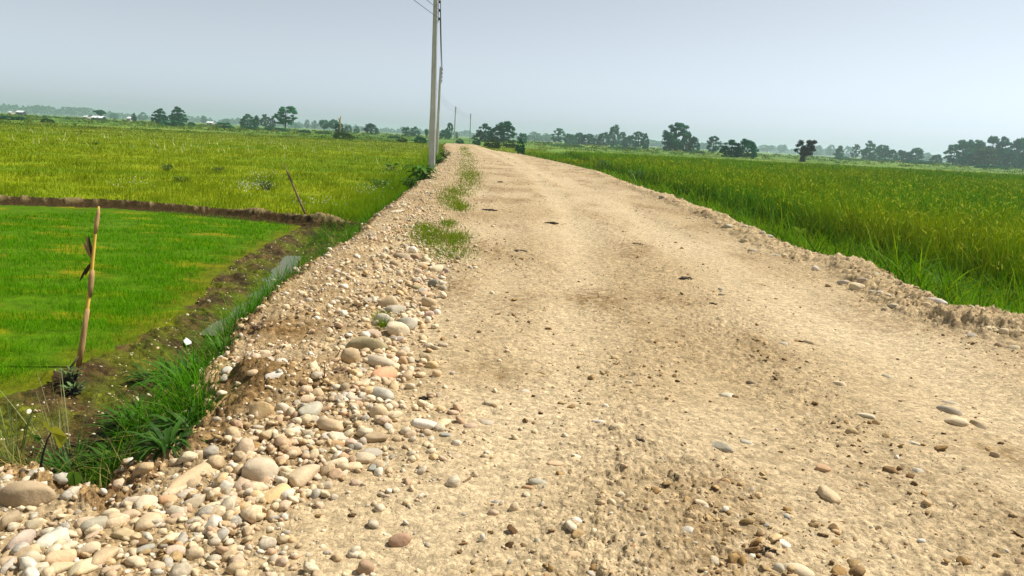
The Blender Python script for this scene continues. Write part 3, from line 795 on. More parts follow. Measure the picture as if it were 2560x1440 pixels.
rows("""
1370,215,310,175,-6,olive brown,cracked,cracked brown boulder
1500,450,180,140,20,orange,rounded,big orange stone
1620,85,195,120,0,cream,split,split cream boulder
1465,345,240,135,-8,pale grey,smooth,smooth grey-white boulder
1105,955,230,85,0,white,oval,white oval cobble
1445,1200,120,80,30,blue grey,angular,angular blue-grey stone
1830,850,210,85,-5,white,flat,flat white stone
1230,308,160,135,0,tan
1690,45,180,120,0,pale grey
1410,120,150,75,0,pinkish
1605,158,140,60,0,lilac grey
1840,315,95,85,0,olive brown
1895,370,110,65,0,yellow
1660,350,80,90,0,ochre
1935,450,80,70,0,peach
630,458,200,80,6,white,oval
230,422,110,70,0,white
85,470,120,100,25,orange
440,430,110,60,10,tan
520,300,95,55,10,brown
1475,610,190,130,-20,pale grey,flat
1320,530,160,65,12,pale grey
1290,645,180,55,5,pale grey
1110,565,100,80,0,pale grey
1185,555,75,70,0,beige
955,605,120,80,0,tan
875,665,130,85,0,pinkish
1140,655,120,75,0,lilac grey
985,660,80,65,0,brown
905,750,140,140,40,grey
925,815,120,85,15,grey
1075,865,170,120,-25,tan
1105,1022,160,75,-8,ochre
1240,1010,110,75,0,pinkish
1330,1000,70,70,0,blue grey
1440,955,210,90,0,brown
1460,755,150,120,0,beige
1975,855,130,80,25,beige
1110,1175,190,80,10,cream
1250,1207,170,85,0,beige
1085,1240,140,60,8,cream
1145,1265,130,60,15,pale grey
1395,1085,200,90,12,grey
1350,1145,180,110,0,beige
1020,1355,130,65,0,grey
2015,945,110,50,8,blue grey
2100,1012,80,60,0,white
1580,790,150,70,0,cream
1270,440,120,70,0,red brown
1530,180,70,60,0,beige
1590,200,45,50,0,pinkish
1185,215,60,45,0,pale grey
1870,215,90,50,0,cream
1990,205,90,40,0,cream
790,790,80,75,0,red brown
650,815,80,70,0,olive brown
1180,775,60,45,0,orange
1300,800,80,60,0,brown
1240,1050,80,60,0,dark slate
750,1110,110,65,0,dark slate
1280,1330,100,50,0,pinkish
2090,1120,100,40,0,pinkish
1720,940,100,70,0,pinkish
1860,925,80,60,0,beige
2210,868,110,45,0,pinkish
2340,840,130,50,0,grey
2370,690,110,50,0,grey
""", 500, 800, .30553)
rows("""
1405,1068,190,150,0,tan,rounded,round tan boulder
1830,875,110,90,0,dark slate,angular,dark angular stone
1530,618,150,85,-10,brown,long,long brown stone
1235,1022,185,42,0,grey,flat,flat grey slab
1465,1118,150,110,25,grey
1360,1225,160,130,0,pale grey
1790,1055,150,100,0,beige
1700,1025,130,60,12,tan
1690,908,130,58,0,olive brown
1840,825,160,60,-18,red brown
1665,850,90,60,0,lilac grey
1870,735,110,90,20,cream
1690,765,80,75,0,pinkish
1740,722,80,60,0,ochre
1770,642,110,62,0,cream
1730,690,140,45,0,beige
1655,625,110,62,0,red brown
1640,555,85,72,0,white
1460,680,95,62,0,olive brown
1300,728,100,75,0,peach
1400,755,100,62,0,cream
1355,615,72,60,0,cream
1385,568,45,60,0,pale grey,pointed
1330,800,65,38,0,pale grey
1400,835,55,45,0,ochre
1195,952,110,60,0,tan
1280,1052,62,42,0,brown
990,690,100,62,8,cream
905,795,62,55,0,tan
700,920,78,75,0,tan
880,1140,115,60,-12,pale grey
575,1265,80,60,0,tan
570,1130,80,60,0,tan
635,1100,70,55,0,brown
850,1405,90,45,0,yellow
1780,975,150,60,0,peach
1725,945,110,65,0,pale grey
1920,915,82,62,0,grey
1790,1170,110,80,0,pinkish
1860,1145,82,62,0,white
1615,1130,85,55,0,cream
1750,1118,100,60,0,tan
320,855,70,66,0,white
125,1068,90,38,0,peach
1010,1015,60,45,0,white
650,1025,80,45,0,pale grey
850,730,70,50,0,pinkish
830,610,90,40,0,pale grey
1480,1010,60,40,0,cream
1920,870,80,45,0,white
1950,750,70,60,0,lilac grey
1900,620,60,35,0,cream
1540,310,90,35,0,peach
1270,445,70,40,0,pale grey
1230,415,50,35,0,blue grey
1310,225,50,40,0,pale grey
1480,260,50,40,0,cream
1540,130,70,35,0,cream
1430,145,45,35,0,pale grey
1500,185,150,40,8,cream
""", 600, 480, .26392)
rows("""
785,418,105,48,-6,white,smooth,white stone pressed into the road
390,822,135,60,-4,pale grey,smooth,grey-white road stone
1600,580,170,62,-14,grey,half-buried,half-buried grey stone
910,463,95,60,0,cream
838,313,45,34,0,white
320,857,82,46,-8,orange
640,652,85,42,0,white
222,1000,75,82,0,beige
645,1080,85,46,0,white
595,1130,62,38,-10,pale grey
205,1155,62,46,-15,lilac grey
880,955,62,65,-30,cream
1646,240,105,42,0,pale grey
1815,158,85,42,0,brown
1385,1145,90,56,0,pale grey
1475,960,110,45,0,cream
1025,1255,55,48,0,orange
1990,1405,80,72,0,pale grey
1930,1312,72,46,0,tan
2020,1232,92,52,-25,white
100,955,65,38,0,blue grey
60,300,90,45,0,grey
300,215,75,30,0,white
1790,555,110,36,0,grey
1640,820,60,48,0,orange
935,990,50,40,0,blue grey
90,1020,75,40,0,pinkish
10,1205,40,70,0,white
630,1310,120,60,0,peach
500,695,120,42,0,peach
670,1385,35,35,0,blue grey
1110,1370,45,28,0,lilac grey
""", 1200, 900, .375)
rows("""
460,915,105,100,-40,tan,pointed,tan pointed stone
1260,345,155,78,-5,grey,rounded,rounded grey cobble
250,1415,210,95,-12,cream,smooth,big cream stone
420,732,98,50,0,orange,smooth,rust-orange road stone
1280,295,130,42,-5,pale grey
1310,420,165,66,0,cream
1448,442,85,66,-25,brown
1565,638,65,42,0,tan
530,165,92,56,-12,beige
845,115,66,36,-15,grey
175,1050,66,46,-15,blue grey
680,840,50,36,0,brown
1075,1215,56,38,0,white
1640,1282,42,38,0,white
1012,557,102,36,-6,white
700,375,130,42,-6,cream
1050,745,82,40,0,pale grey
1420,1365,140,50,-15,cream
480,640,90,40,-10,tan
885,1240,70,40,-15,peach
490,1120,80,66,0,peach
""", 1900, 900, .375)
rows("""
1300,712,50,40,0,white,round,white round stone
2030,905,105,50,-14,white,long,long white stone
2230,1112,98,42,-5,grey,oval,oval grey stone
1550,822,92,52,0,cream
1466,796,75,38,0,pale grey
1590,785,80,40,0,grey
1975,928,62,46,-10,beige
1855,796,66,32,-10,white
2362,1080,92,46,0,beige
2440,1087,62,38,0,cream
2405,1175,56,42,0,brown
2482,1192,92,42,0,cream
1260,1153,82,34,-4,brown
1107,1162,58,28,0,pale grey
920,1240,50,34,0,brown
375,278,40,26,0,dark slate
770,452,72,28,0,pale grey
715,438,46,32,0,tan
882,456,52,26,-10,white
980,496,50,32,0,cream
1020,511,56,20,0,white
870,541,50,28,0,beige
1687,856,48,32,0,white
1642,852,44,30,0,pale grey
1740,872,40,26,0,white
2080,950,110,36,-10,pinkish
2140,985,60,34,0,cream
1880,905,60,28,-8,pinkish
1790,935,90,36,-5,pale grey
2520,1100,90,50,0,beige
1670,745,60,28,0,white
1120,630,50,22,0,cream
1060,630,60,26,-6,pale grey
920,600,60,24,0,grey
730,835,44,26,0,pale grey
735,862,58,20,0,grey
640,360,52,26,0,peach
460,300,60,22,-10,peach
""", 1500, 380, .41406)
rows("""
1000,1352,58,34,0,red brown,rounded,red-brown road stone
915,1420,42,34,0,red brown
""", 0, 0, 1.0)
for (cx, cy, rx, ry, k, lo, hi) in ((240, 1370, 240, 70, 14, 40, 66), (560, 1330, 160, 50, 8, 26, 46), (1010, 560, 110, 60, 10, 14, 28), (880, 700, 90, 80, 8, 12, 26), (740, 820, 80, 60, 6, 14, 30)):
    for _ in range(k):
        if len(STONES) >= 300: break
        qx, qy = cx + random.uniform(-rx, rx), cy + random.uniform(-ry, ry)
        if qy < 1180 and qx < 1240 - qy * .7: continue
        w = random.uniform(lo, hi)
        place_stone(qx, qy, w, w * random.uniform(.5, .75), 0, random.choice(['cream', 'pale grey', 'beige', 'white', 'tan', 'pinkish']))

# every stone gets words that single it out: colour, size, shape and where it lies from a conspicuous one
LM = [s for s in STONES if s['lm']]
LMWHERE = {'big brown boulder': 'big brown boulder at the left end of the stone heap', 'big white oval stone': 'big white oval stone low in the left heap of cobbles',
           'big peaked grey boulder': 'big peaked grey-beige boulder beside the dug bank', 'round ochre boulder': 'round ochre boulder above the dark grass pocket',
           'long peach stone': 'long peach stone leaning on the dug earth bank', 'yellow wedge-shaped stone': 'yellow wedge-shaped stone at the road edge of the heap',
           'tilted beige boulder': 'tilted beige boulder right of the peaked grey one', 'flat cream slab': 'flat cream slab lying low on the stone heap',
           'cracked brown boulder': 'cracked olive-brown boulder, largest on the stone ridge', 'big orange stone': 'big orange stone on the ridge below the grey-white boulder',
           'split cream boulder': 'split cream boulder behind the cracked brown one', 'smooth grey-white boulder': 'smooth grey-white boulder in front of the cracked brown one',
           'white oval cobble': 'white oval cobble in the middle of the stone ridge', 'angular blue-grey stone': 'angular blue-grey stone where heap meets bare road',
           'flat white stone': 'flat white stone at the right foot of the ridge', 'round tan boulder': 'round tan boulder leaning on a striped grey stone',
           'dark angular stone': 'dark angular stone high on the cobble ridge', 'long brown stone': 'long brown stone near the far end of the ridge',
           'flat grey slab': 'thin flat grey slab left of the round tan boulder', 'white stone pressed into the road': 'smooth white stone pressed into the middle of the road',
           'grey-white road stone': 'grey-white road stone beside a small orange one', 'half-buried grey stone': 'half-buried long grey stone in the rough part of the road',
           'tan pointed stone': 'tan pointed stone standing out of the rough road', 'rounded grey cobble': 'rounded grey cobble in a row of three on the road',
           'big cream stone': 'big cream stone cut by the bottom edge of the picture', 'rust-orange road stone': 'rust-orange stone alone in the right half of the road',
           'white round stone': 'white round stone at the foot of the sandy berm', 'long white stone': 'long white stone on the berm near the dark ditch grass',
           'oval grey stone': 'oval grey stone beside the berm at the right access', 'red-brown road stone': 'red-brown rounded stone low on the sandy road'}
def direction(dx, dy):
    a = math.degrees(math.atan2(-dy * 1.3, dx)) % 360
    return ['right of', 'behind and right of', 'behind', 'behind and left of', 'left of', 'in front and left of', 'in front of', 'in front and right of'][int((a + 22.5) // 45) % 8]
by = {}
for s in STONES:
    if s['lm']: s['label'] = LMWHERE[s['lm']]; continue
    l = min(LM, key=lambda q: math.hypot(q['px'] - s['px'], (q['py'] - s['py']) * 1.3))
    s['dist'] = math.hypot(l['px'] - s['px'], l['py'] - s['py'])
    size = 'small ' if s['w'] < 22 else 'large ' if s['w'] > 48 else ''
    shp = (s['shape'] + ' ') if s['shape'] else ''
    key = (f"{size}{s['color']} {shp}stone", f"{direction(s['px'] - l['px'], s['py'] - l['py'])} the {l['lm']}")
    by.setdefault(key, []).append(s)
ORD = ['', 'second ', 'third ', 'fourth ', 'fifth ', 'sixth ', 'seventh ', 'eighth ']
for (a, b_), ss in by.items():
    ss.sort(key=lambda q: q['dist'])
    for i, s in enumerate(ss):
        s['label'] = a + ' ' + b_ if len(ss) == 1 else (('nearest ' if i == 0 else ORD[min(i, 7)]) + a + ' ' + b_)
for s in STONES:
    grp = 'cobbles heaped along the left road edge' if s['px'] < 1190 and not (s['px'] > 900 and s['py'] > 1230) else 'stones on the road and its right berm'
    tag(s['o'], s['label'], 'stone', grp)

# ------------------------------------------------------------------ loose gravel (uncountable)
def pebbles(name, x, y, size, cols, sink=.3, flat=(.45, .8), chip=False):
    n = len(x); z = terrain(x, y)[0]; d = np.hypot(x, y); outV, outF, outC, off = [], [], [], 0
    px_ = size / d * 768
    for sub, sel in ((2, px_ > 5.0), (1, px_ <= 5.0)):
        k = np.nonzero(sel)[0]
        if not len(k): continue
        Vb, Fb = ICO[sub]; m = len(k)
        ax = np.stack([np.ones(m), rng.uniform(.6, .95, m), rng.uniform(*flat, m)], 1) * size[k, None] * .5
        P = Vb[None] * (1 + rng.normal(0, .16 if chip else .12, (m, len(Vb), 1)))
        if chip:
            nv = rng.normal(0, 1, (m, 1, 3)); nv /= np.linalg.norm(nv, axis=2, keepdims=True); ex = np.clip((P * nv).sum(2, keepdims=True) - .3, 0, None); P = P - nv * ex
        P = P * ax[:, None]
        tx = rng.normal(0, .25, m); ty = rng.normal(0, .25, m)
        P[:, :, 2] += P[:, :, 0] * tx[:, None] + P[:, :, 1] * ty[:, None]
        a = rng.uniform(0, 2 * PI, m); ca, sa = np.cos(a)[:, None], np.sin(a)[:, None]
        Q = np.stack([P[:, :, 0] * ca - P[:, :, 1] * sa + x[k, None], P[:, :, 0] * sa + P[:, :, 1] * ca + y[k, None], P[:, :, 2] + (z[k] + ax[:, 2] * (1 - 2 * (sink[k] if hasattr(sink, '__len__') else sink)))[:, None]], 2)
        outV.append(Q.reshape(-1, 3)); outC.append(np.repeat(cols[k], len(Vb), 0))
        outF.append((Fb[None] + (np.arange(m) * len(Vb))[:, None, None] + off).reshape(-1, 3)); off += m * len(Vb)
    me = mesh_np(name, np.concatenate(outV), [np.concatenate(outF)], M['gravel'], np.concatenate(outC), smooth=not chip)
    return tag(link(name, me), kind='stuff')

PAL = [(204, 186, 150), (186, 174, 150), (212, 204, 186), (176, 148, 106), (186, 150, 100), (190, 160, 132), (166, 154, 134), (196, 172, 134), (200, 178, 140), (168, 140, 104), (150, 148, 140), (168, 128, 94), (208, 192, 160)]
xs, ys, ss = [], [], []
x, y = wedge(60000, 2.3, 70, -42, 6)
h = terrain(x, y, False)[1]
dl_ = h['dl']; access = (y < 3.35) & (x < -.6)
dens = np.where(access, .5 * sstep(-.55, -1.0, x + .3 * noise(x * 3, y * 3, 302)), (.66 + .3 * sstep(6, 10, y)) * (1 - sstep(.35 + .55 * sstep(6, 10, y), 1.5 + .6 * sstep(6, 10, y), dl_ + .3 * noise(x * 2, y * 2, 301))) + .03)
dens = dens * (1 - .85 * np.clip(1.4 * sum(np.exp(-((x - qx) ** 2 + (y - qy) ** 2) / qr ** 2) for qx, qy, qr, qh in BARE), 0, 1))
k = (h['sd'] > -.22) & (rng.random(len(x)) < dens) & ((dl_ < 2.1) | access); xs.append(x[k]); ys.append(y[k])
n1 = k.sum(); s_ = np.clip(rng.lognormal(math.log(.019), .62, n1), .006, .075); ss.append(s_)
x, y = wedge(30000, 4, 80, -5, 43)
h = terrain(x, y, False)[1]
k = (h['sd'] > -.2) & (h['dr'] < 1.3) & (rng.random(len(x)) < .9 * (1 - sstep(.2, 1.2, h['dr']))); xs.append(x[k]); ys.append(y[k]); ss.append(np.clip(rng.lognormal(math.log(.017), .6, k.sum()), .006, .08))
x, y = wedge(26000, 2.3, 60, -42, 42)
h = terrain(x, y, False)[1]
k = (h['sd'] > .2) & (rng.random(len(x)) < .1 + .8 * h['rough']); xs.append(x[k]); ys.append(y[k]); ss.append(np.clip(rng.lognormal(math.log(.0095), .6, k.sum()), .004, .05))
x, y = wedge(2600, 3.6, 16, -42, -6)
h = terrain(x, y, False)[1]
k = (h['mud'] > .3) | ((h['sd'] < -.2) & (h['sd'] > -.8) & (x < 0)); xs.append(x[k]); ys.append(y[k]); ss.append(np.clip(rng.lognormal(math.log(.016), .6, k.sum()), .005, .06))
snk = np.concatenate([np.full(len(q), v) for q, v in zip(xs, (.34, .38, .60, .4))])
# cobbles of the ridge: denser and bigger
rp = [(560, 1270, 90, 60), (640, 1200, 100, 50), (760, 1130, 130, 50), (900, 1010, 110, 50), (960, 890, 80, 50), (1000, 790, 75, 45), (1060, 700, 60, 40), (1080, 640, 60, 30), (1010, 575, 80, 30), (1040, 520, 60, 24), (1075, 480, 40, 18)]
for (qx, qy, rx, ry) in rp + rp[4:] + [(940, 640, 90, 50), (880, 740, 90, 60), (990, 600, 80, 40), (1060, 540, 60, 30), (1090, 430, 30, 16)]:
    g = np.array([gp(qx + rng.normal(0, rx * .55), qy + rng.normal(0, ry * .6), .03) for _ in range(85)]); xs.append(g[:, 0]); ys.append(g[:, 1]); ss.append(np.clip(rng.lognormal(math.log(.042), .35, 85), .02, .085)); snk = np.concatenate([snk, np.full(85, .22)])
x, y, s_ = map(np.concatenate, (xs, ys, ss)); d = np.hypot(x, y); s_ = np.maximum(s_, d * np.where(x < 0, .0020, .0015))
cc = col(len(x), PAL, .10) * .6 + srgb(200, 181, 148) * .4; cc = cc * np.where((x < 0) & (y > 4), 1.12, 1.0)[:, None]
pebbles('gravel', x, y, s_, cc, sink=snk)
# flakes and clods of dried soil
x, y = wedge(60000, 2.3, 50, -42, 42)
h = terrain(x, y, False)[1]
dd_ = np.clip(.1 + 1.2 * (fbm(x * 1.3, y * .7, 3, 311)), .03, 1) * (.15 + h['rough'])
k = (h['sd'] > .05) & (rng.random(len(x)) < dd_); x, y = x[k], y[k]; d = np.hypot(x, y)
s_ = np.maximum(np.clip(rng.lognormal(math.log(.014), .65, len(x)), .004, .07), d * .0011)
s_ = np.maximum(s_, d * .0014)
pebbles('dry_clods', x, y, s_, col(len(x), [(172, 144, 100), (150, 120, 78), (186, 160, 118), (128, 102, 70)], .1), sink=.3, flat=(.3, .6), chip=True)

# dark flecks of straw, dung crumbs and leaf litter on the road
x, y = wedge(6500, 2.6, 60, -30, 42)
h = terrain(x, y, False)[1]
k = (h['sd'] > .4) & (h['dl'] > .8) & (rng.random(len(x)) < np.clip(.25 + .9 * fbm(x * .8, y * .5, 2, 321), .06, 1)); x, y = x[k], y[k]; d = np.hypot(x, y)
s_ = np.maximum(np.clip(rng.lognormal(math.log(.014), .6, len(x)), .005, .05), d * .0021)
pebbles('road_litter', x, y, s_, col(len(x), [(108, 82, 52), (88, 66, 42), (118, 92, 60), (132, 104, 68)], .15), sink=.3, flat=(.2, .45), chip=True)

# ------------------------------------------------------------------ trees
def crown_mesh(name, kind, seed, nleaf=2600, leaf=.034):
    r = np.random.default_rng(seed); cl = []
    if kind == 'round':
        for _ in range(10):
            a = r.uniform(0, 2 * PI); q = r.uniform(.05, .34); cl.append((q * math.cos(a), q * math.sin(a), r.uniform(.12, .4), r.uniform(.08, .13)))
        for _ in range(60):
            v = r.normal(0, 1, 3); v /= np.linalg.norm(v); q = r.uniform(.45, 1) ** .6
            cl.append((v[0] * .42 * q, v[1] * .42 * q, .60 + v[2] * .33 * q, r.uniform(.06, .12)))
    elif kind == 'bushy':
        for _ in range(95):
            u = r.random(); a = r.uniform(0, 2 * PI); rad = .46 * math.sin(PI * min(.28 + u * .70, 1)) ** .6 * r.uniform(.5, 1)
            cl.append((rad * math.cos(a), rad * math.sin(a), .05 + .88 * u * r.uniform(.85, 1.05), r.uniform(.05, .10)))
    elif kind == 'tall':
        for _ in range(58):
            u = r.random(); a = r.uniform(0, 2 * PI); rad = .40 * (math.sin(PI * (u * .85 + .12)) ** .8) * r.uniform(.35, 1.05)
            cl.append((rad * math.cos(a), rad * math.sin(a), .12 + .83 * u, r.uniform(.04, .09)))
    elif kind == 'layered':
        for lay in range(7):
            zz = .32 + .10 * lay; R = .48 - .035 * abs(lay - 3) * (1.3 if lay > 3 else .8)
            for _ in range(6):
                a = r.uniform(0, 2 * PI); q = R * r.uniform(.25, 1.0); cl.append((q * math.cos(a), q * math.sin(a), zz + .10 * q + r.uniform(-.03, .03), r.uniform(.08, .13)))
    elif kind == 'umbrella':
        for _ in range(30):
            a = r.uniform(0, 2 * PI); q = .44 * math.sqrt(r.random()); cl.append((q * math.cos(a), q * math.sin(a), .62 + r.uniform(-.16, .2) * (1 - q), r.uniform(.12, .18)))
    elif kind == 'pollard':
        for _ in range(17):
            a = r.uniform(0, 2 * PI); q = .44 * r.uniform(.4, 1); u = r.random(); cl.append((q * math.cos(a), q * math.sin(a), .42 + .50 * u * (1.15 - q), r.uniform(.06, .11)))
        for _ in range(4):
            a = r.uniform(0, 2 * PI); cl.append((.45 * math.cos(a), .45 * math.sin(a), .32, .08))
    elif kind == 'cone':
        for _ in range(26):
            u = r.random(); a = r.uniform(0, 2 * PI); rad = .34 * (1 - u) ** .8 * r.uniform(.4, 1); cl.append((rad * math.cos(a), rad * math.sin(a), .15 + .8 * u, r.uniform(.06, .12)))
    cl = np.array(cl); wt = cl[:, 3] ** 2; i = r.choice(len(cl), nleaf, p=wt / wt.sum())
    v = r.normal(0, 1, (nleaf, 3)); v /= np.linalg.norm(v, axis=1, keepdims=True)
    v[:, 2] = v[:, 2] * .8 + .12
    flat = .45 if kind in ('layered', 'umbrella') else .85
    p = cl[i, :3] + v * cl[i, 3:4] * (r.random((nleaf, 1)) ** .35) * r.uniform(.8, 1.35, (nleaf, 1)) * np.array([1, 1, flat])
    nrm = v + r.normal(0, .6, (nleaf, 3)); nrm /= np.linalg.norm(nrm, axis=1, keepdims=True)
    t = np.cross(nrm, r.normal(0, 1, (nleaf, 3))); t /= np.linalg.norm(t, axis=1, keepdims=True); b_ = np.cross(nrm, t)
    s = leaf * r.uniform(.6, 1.4, (nleaf, 1))
    V = np.stack([p - t * s, p - b_ * s * .6, p + t * s, p + b_ * s * .6], 1).reshape(-1, 3)
    hi, lo = V[:, 2].max(), V[:, 2].min()
    ext = np.abs(V[:, :2]).max()
    V[:, :2] *= .5 / ext; V[:, 2] *= 1 / hi
    return mesh_np(name, V, [np.arange(nleaf * 4).reshape(-1, 4)], M['crown']), cl

def trunk_mb(kind, cl, seed):
    r = random.Random(seed); m = MB()
    th = {'pollard': .095, 'umbrella': .03, 'bushy': .028, 'layered': .024}.get(kind, .026)
    top = {'bushy': .7, 'pollard': .36, 'umbrella': .58}.get(kind, .8)
    pts = [(0, 0, -.04), (.004, 0, .1), (r.uniform(-.02, .02), r.uniform(-.02, .02), top * .5), (r.uniform(-.03, .03), r.uniform(-.03, .03), top)]
    m.tube(pts, [th * 1.5, th, th * .85, th * (.6 if kind == 'pollard' else .35)], 8)
    k = 0
    for c in cl[:: max(1, len(cl) // 11)]:
        z0 = min(max(.15, c[2] * .55), top * .95); f = z0 / top
        s = np.array([pts[3][0] * f, pts[3][1] * f, z0]); e = np.array(c[:3]); mid = (s + e) / 2 + np.array([0, 0, .04])
        m.tube([s, mid, e * .9 + mid * .1], [th * .4, th * .24, th * .08], 5, cap=False)
    return m

TEMPL = {}
for kind, nv in (('round', 3), ('bushy', 3), ('tall', 3), ('layered', 2), ('umbrella', 1), ('pollard', 1), ('cone', 1)):
    for v in range(nv):
        nl = {'pollard': 1500, 'umbrella': 2600, 'bushy': 3800, 'tall': 2600, 'layered': 2400}.get(kind, 3000)
        me, cl = crown_mesh('crown', kind, 500 + v * 17 + len(kind), int(nl * 1.5), .030 if kind in ('bushy',) else .032)
        tm = trunk_mb(kind, cl, v + 3); tme = D.meshes.new('trunk'); tme.from_pydata([tuple(map(float, q)) for q in tm.v], [], tm.f); tme.materials.append(M['bark'])
        TEMPL.setdefault(kind, []).append((me, tme))
GREENS = {'dark': (.020, .130, .062), 'mid': (.034, .175, .082), 'pale': (.055, .20, .10), 'olive': (.060, .115, .030), 'yellow': (.11, .13, .03), 'rust': (.045, .050, .026), 'grey': (.055, .12, .075)}
def plant_at(name, px, dist, top, wpx, kind, tone, label, cat, group, zoff=0.0, zb=None, wy=None):
    if dist > 650: dist = min(dist * 1.8, 1900)
    x = at_dist(px, dist); z = hz(x, dist) - .05 if zb is None else zb
    hor = 279.5 + .0524 * px
    d3 = math.hypot(x, dist) * math.cos(math.atan2(x, dist)) / math.cos(PITCH) * .982
    height = CAMZ + (hor - top) / F * dist * 1.02 - z
    width = wpx / F * dist * (1.15 if dist < 420 else 1.3)
    root = empty(name, (x, dist, z), label=label, cat=cat, group=group)
    v = random.choice(TEMPL[kind]); cr = link('crown', v[0], root); tr = link('trunk', v[1], root)
    root.scale = (width, width * (wy or random.uniform(.8, 1.1)), height); root.rotation_euler = (0, 0, random.uniform(0, 6.28) if kind != 'pollard' and not wy else 0)
    g = np.array(GREENS[tone]) * random.uniform(.85, 1.15); cr.color = (*g, 1)
    return root
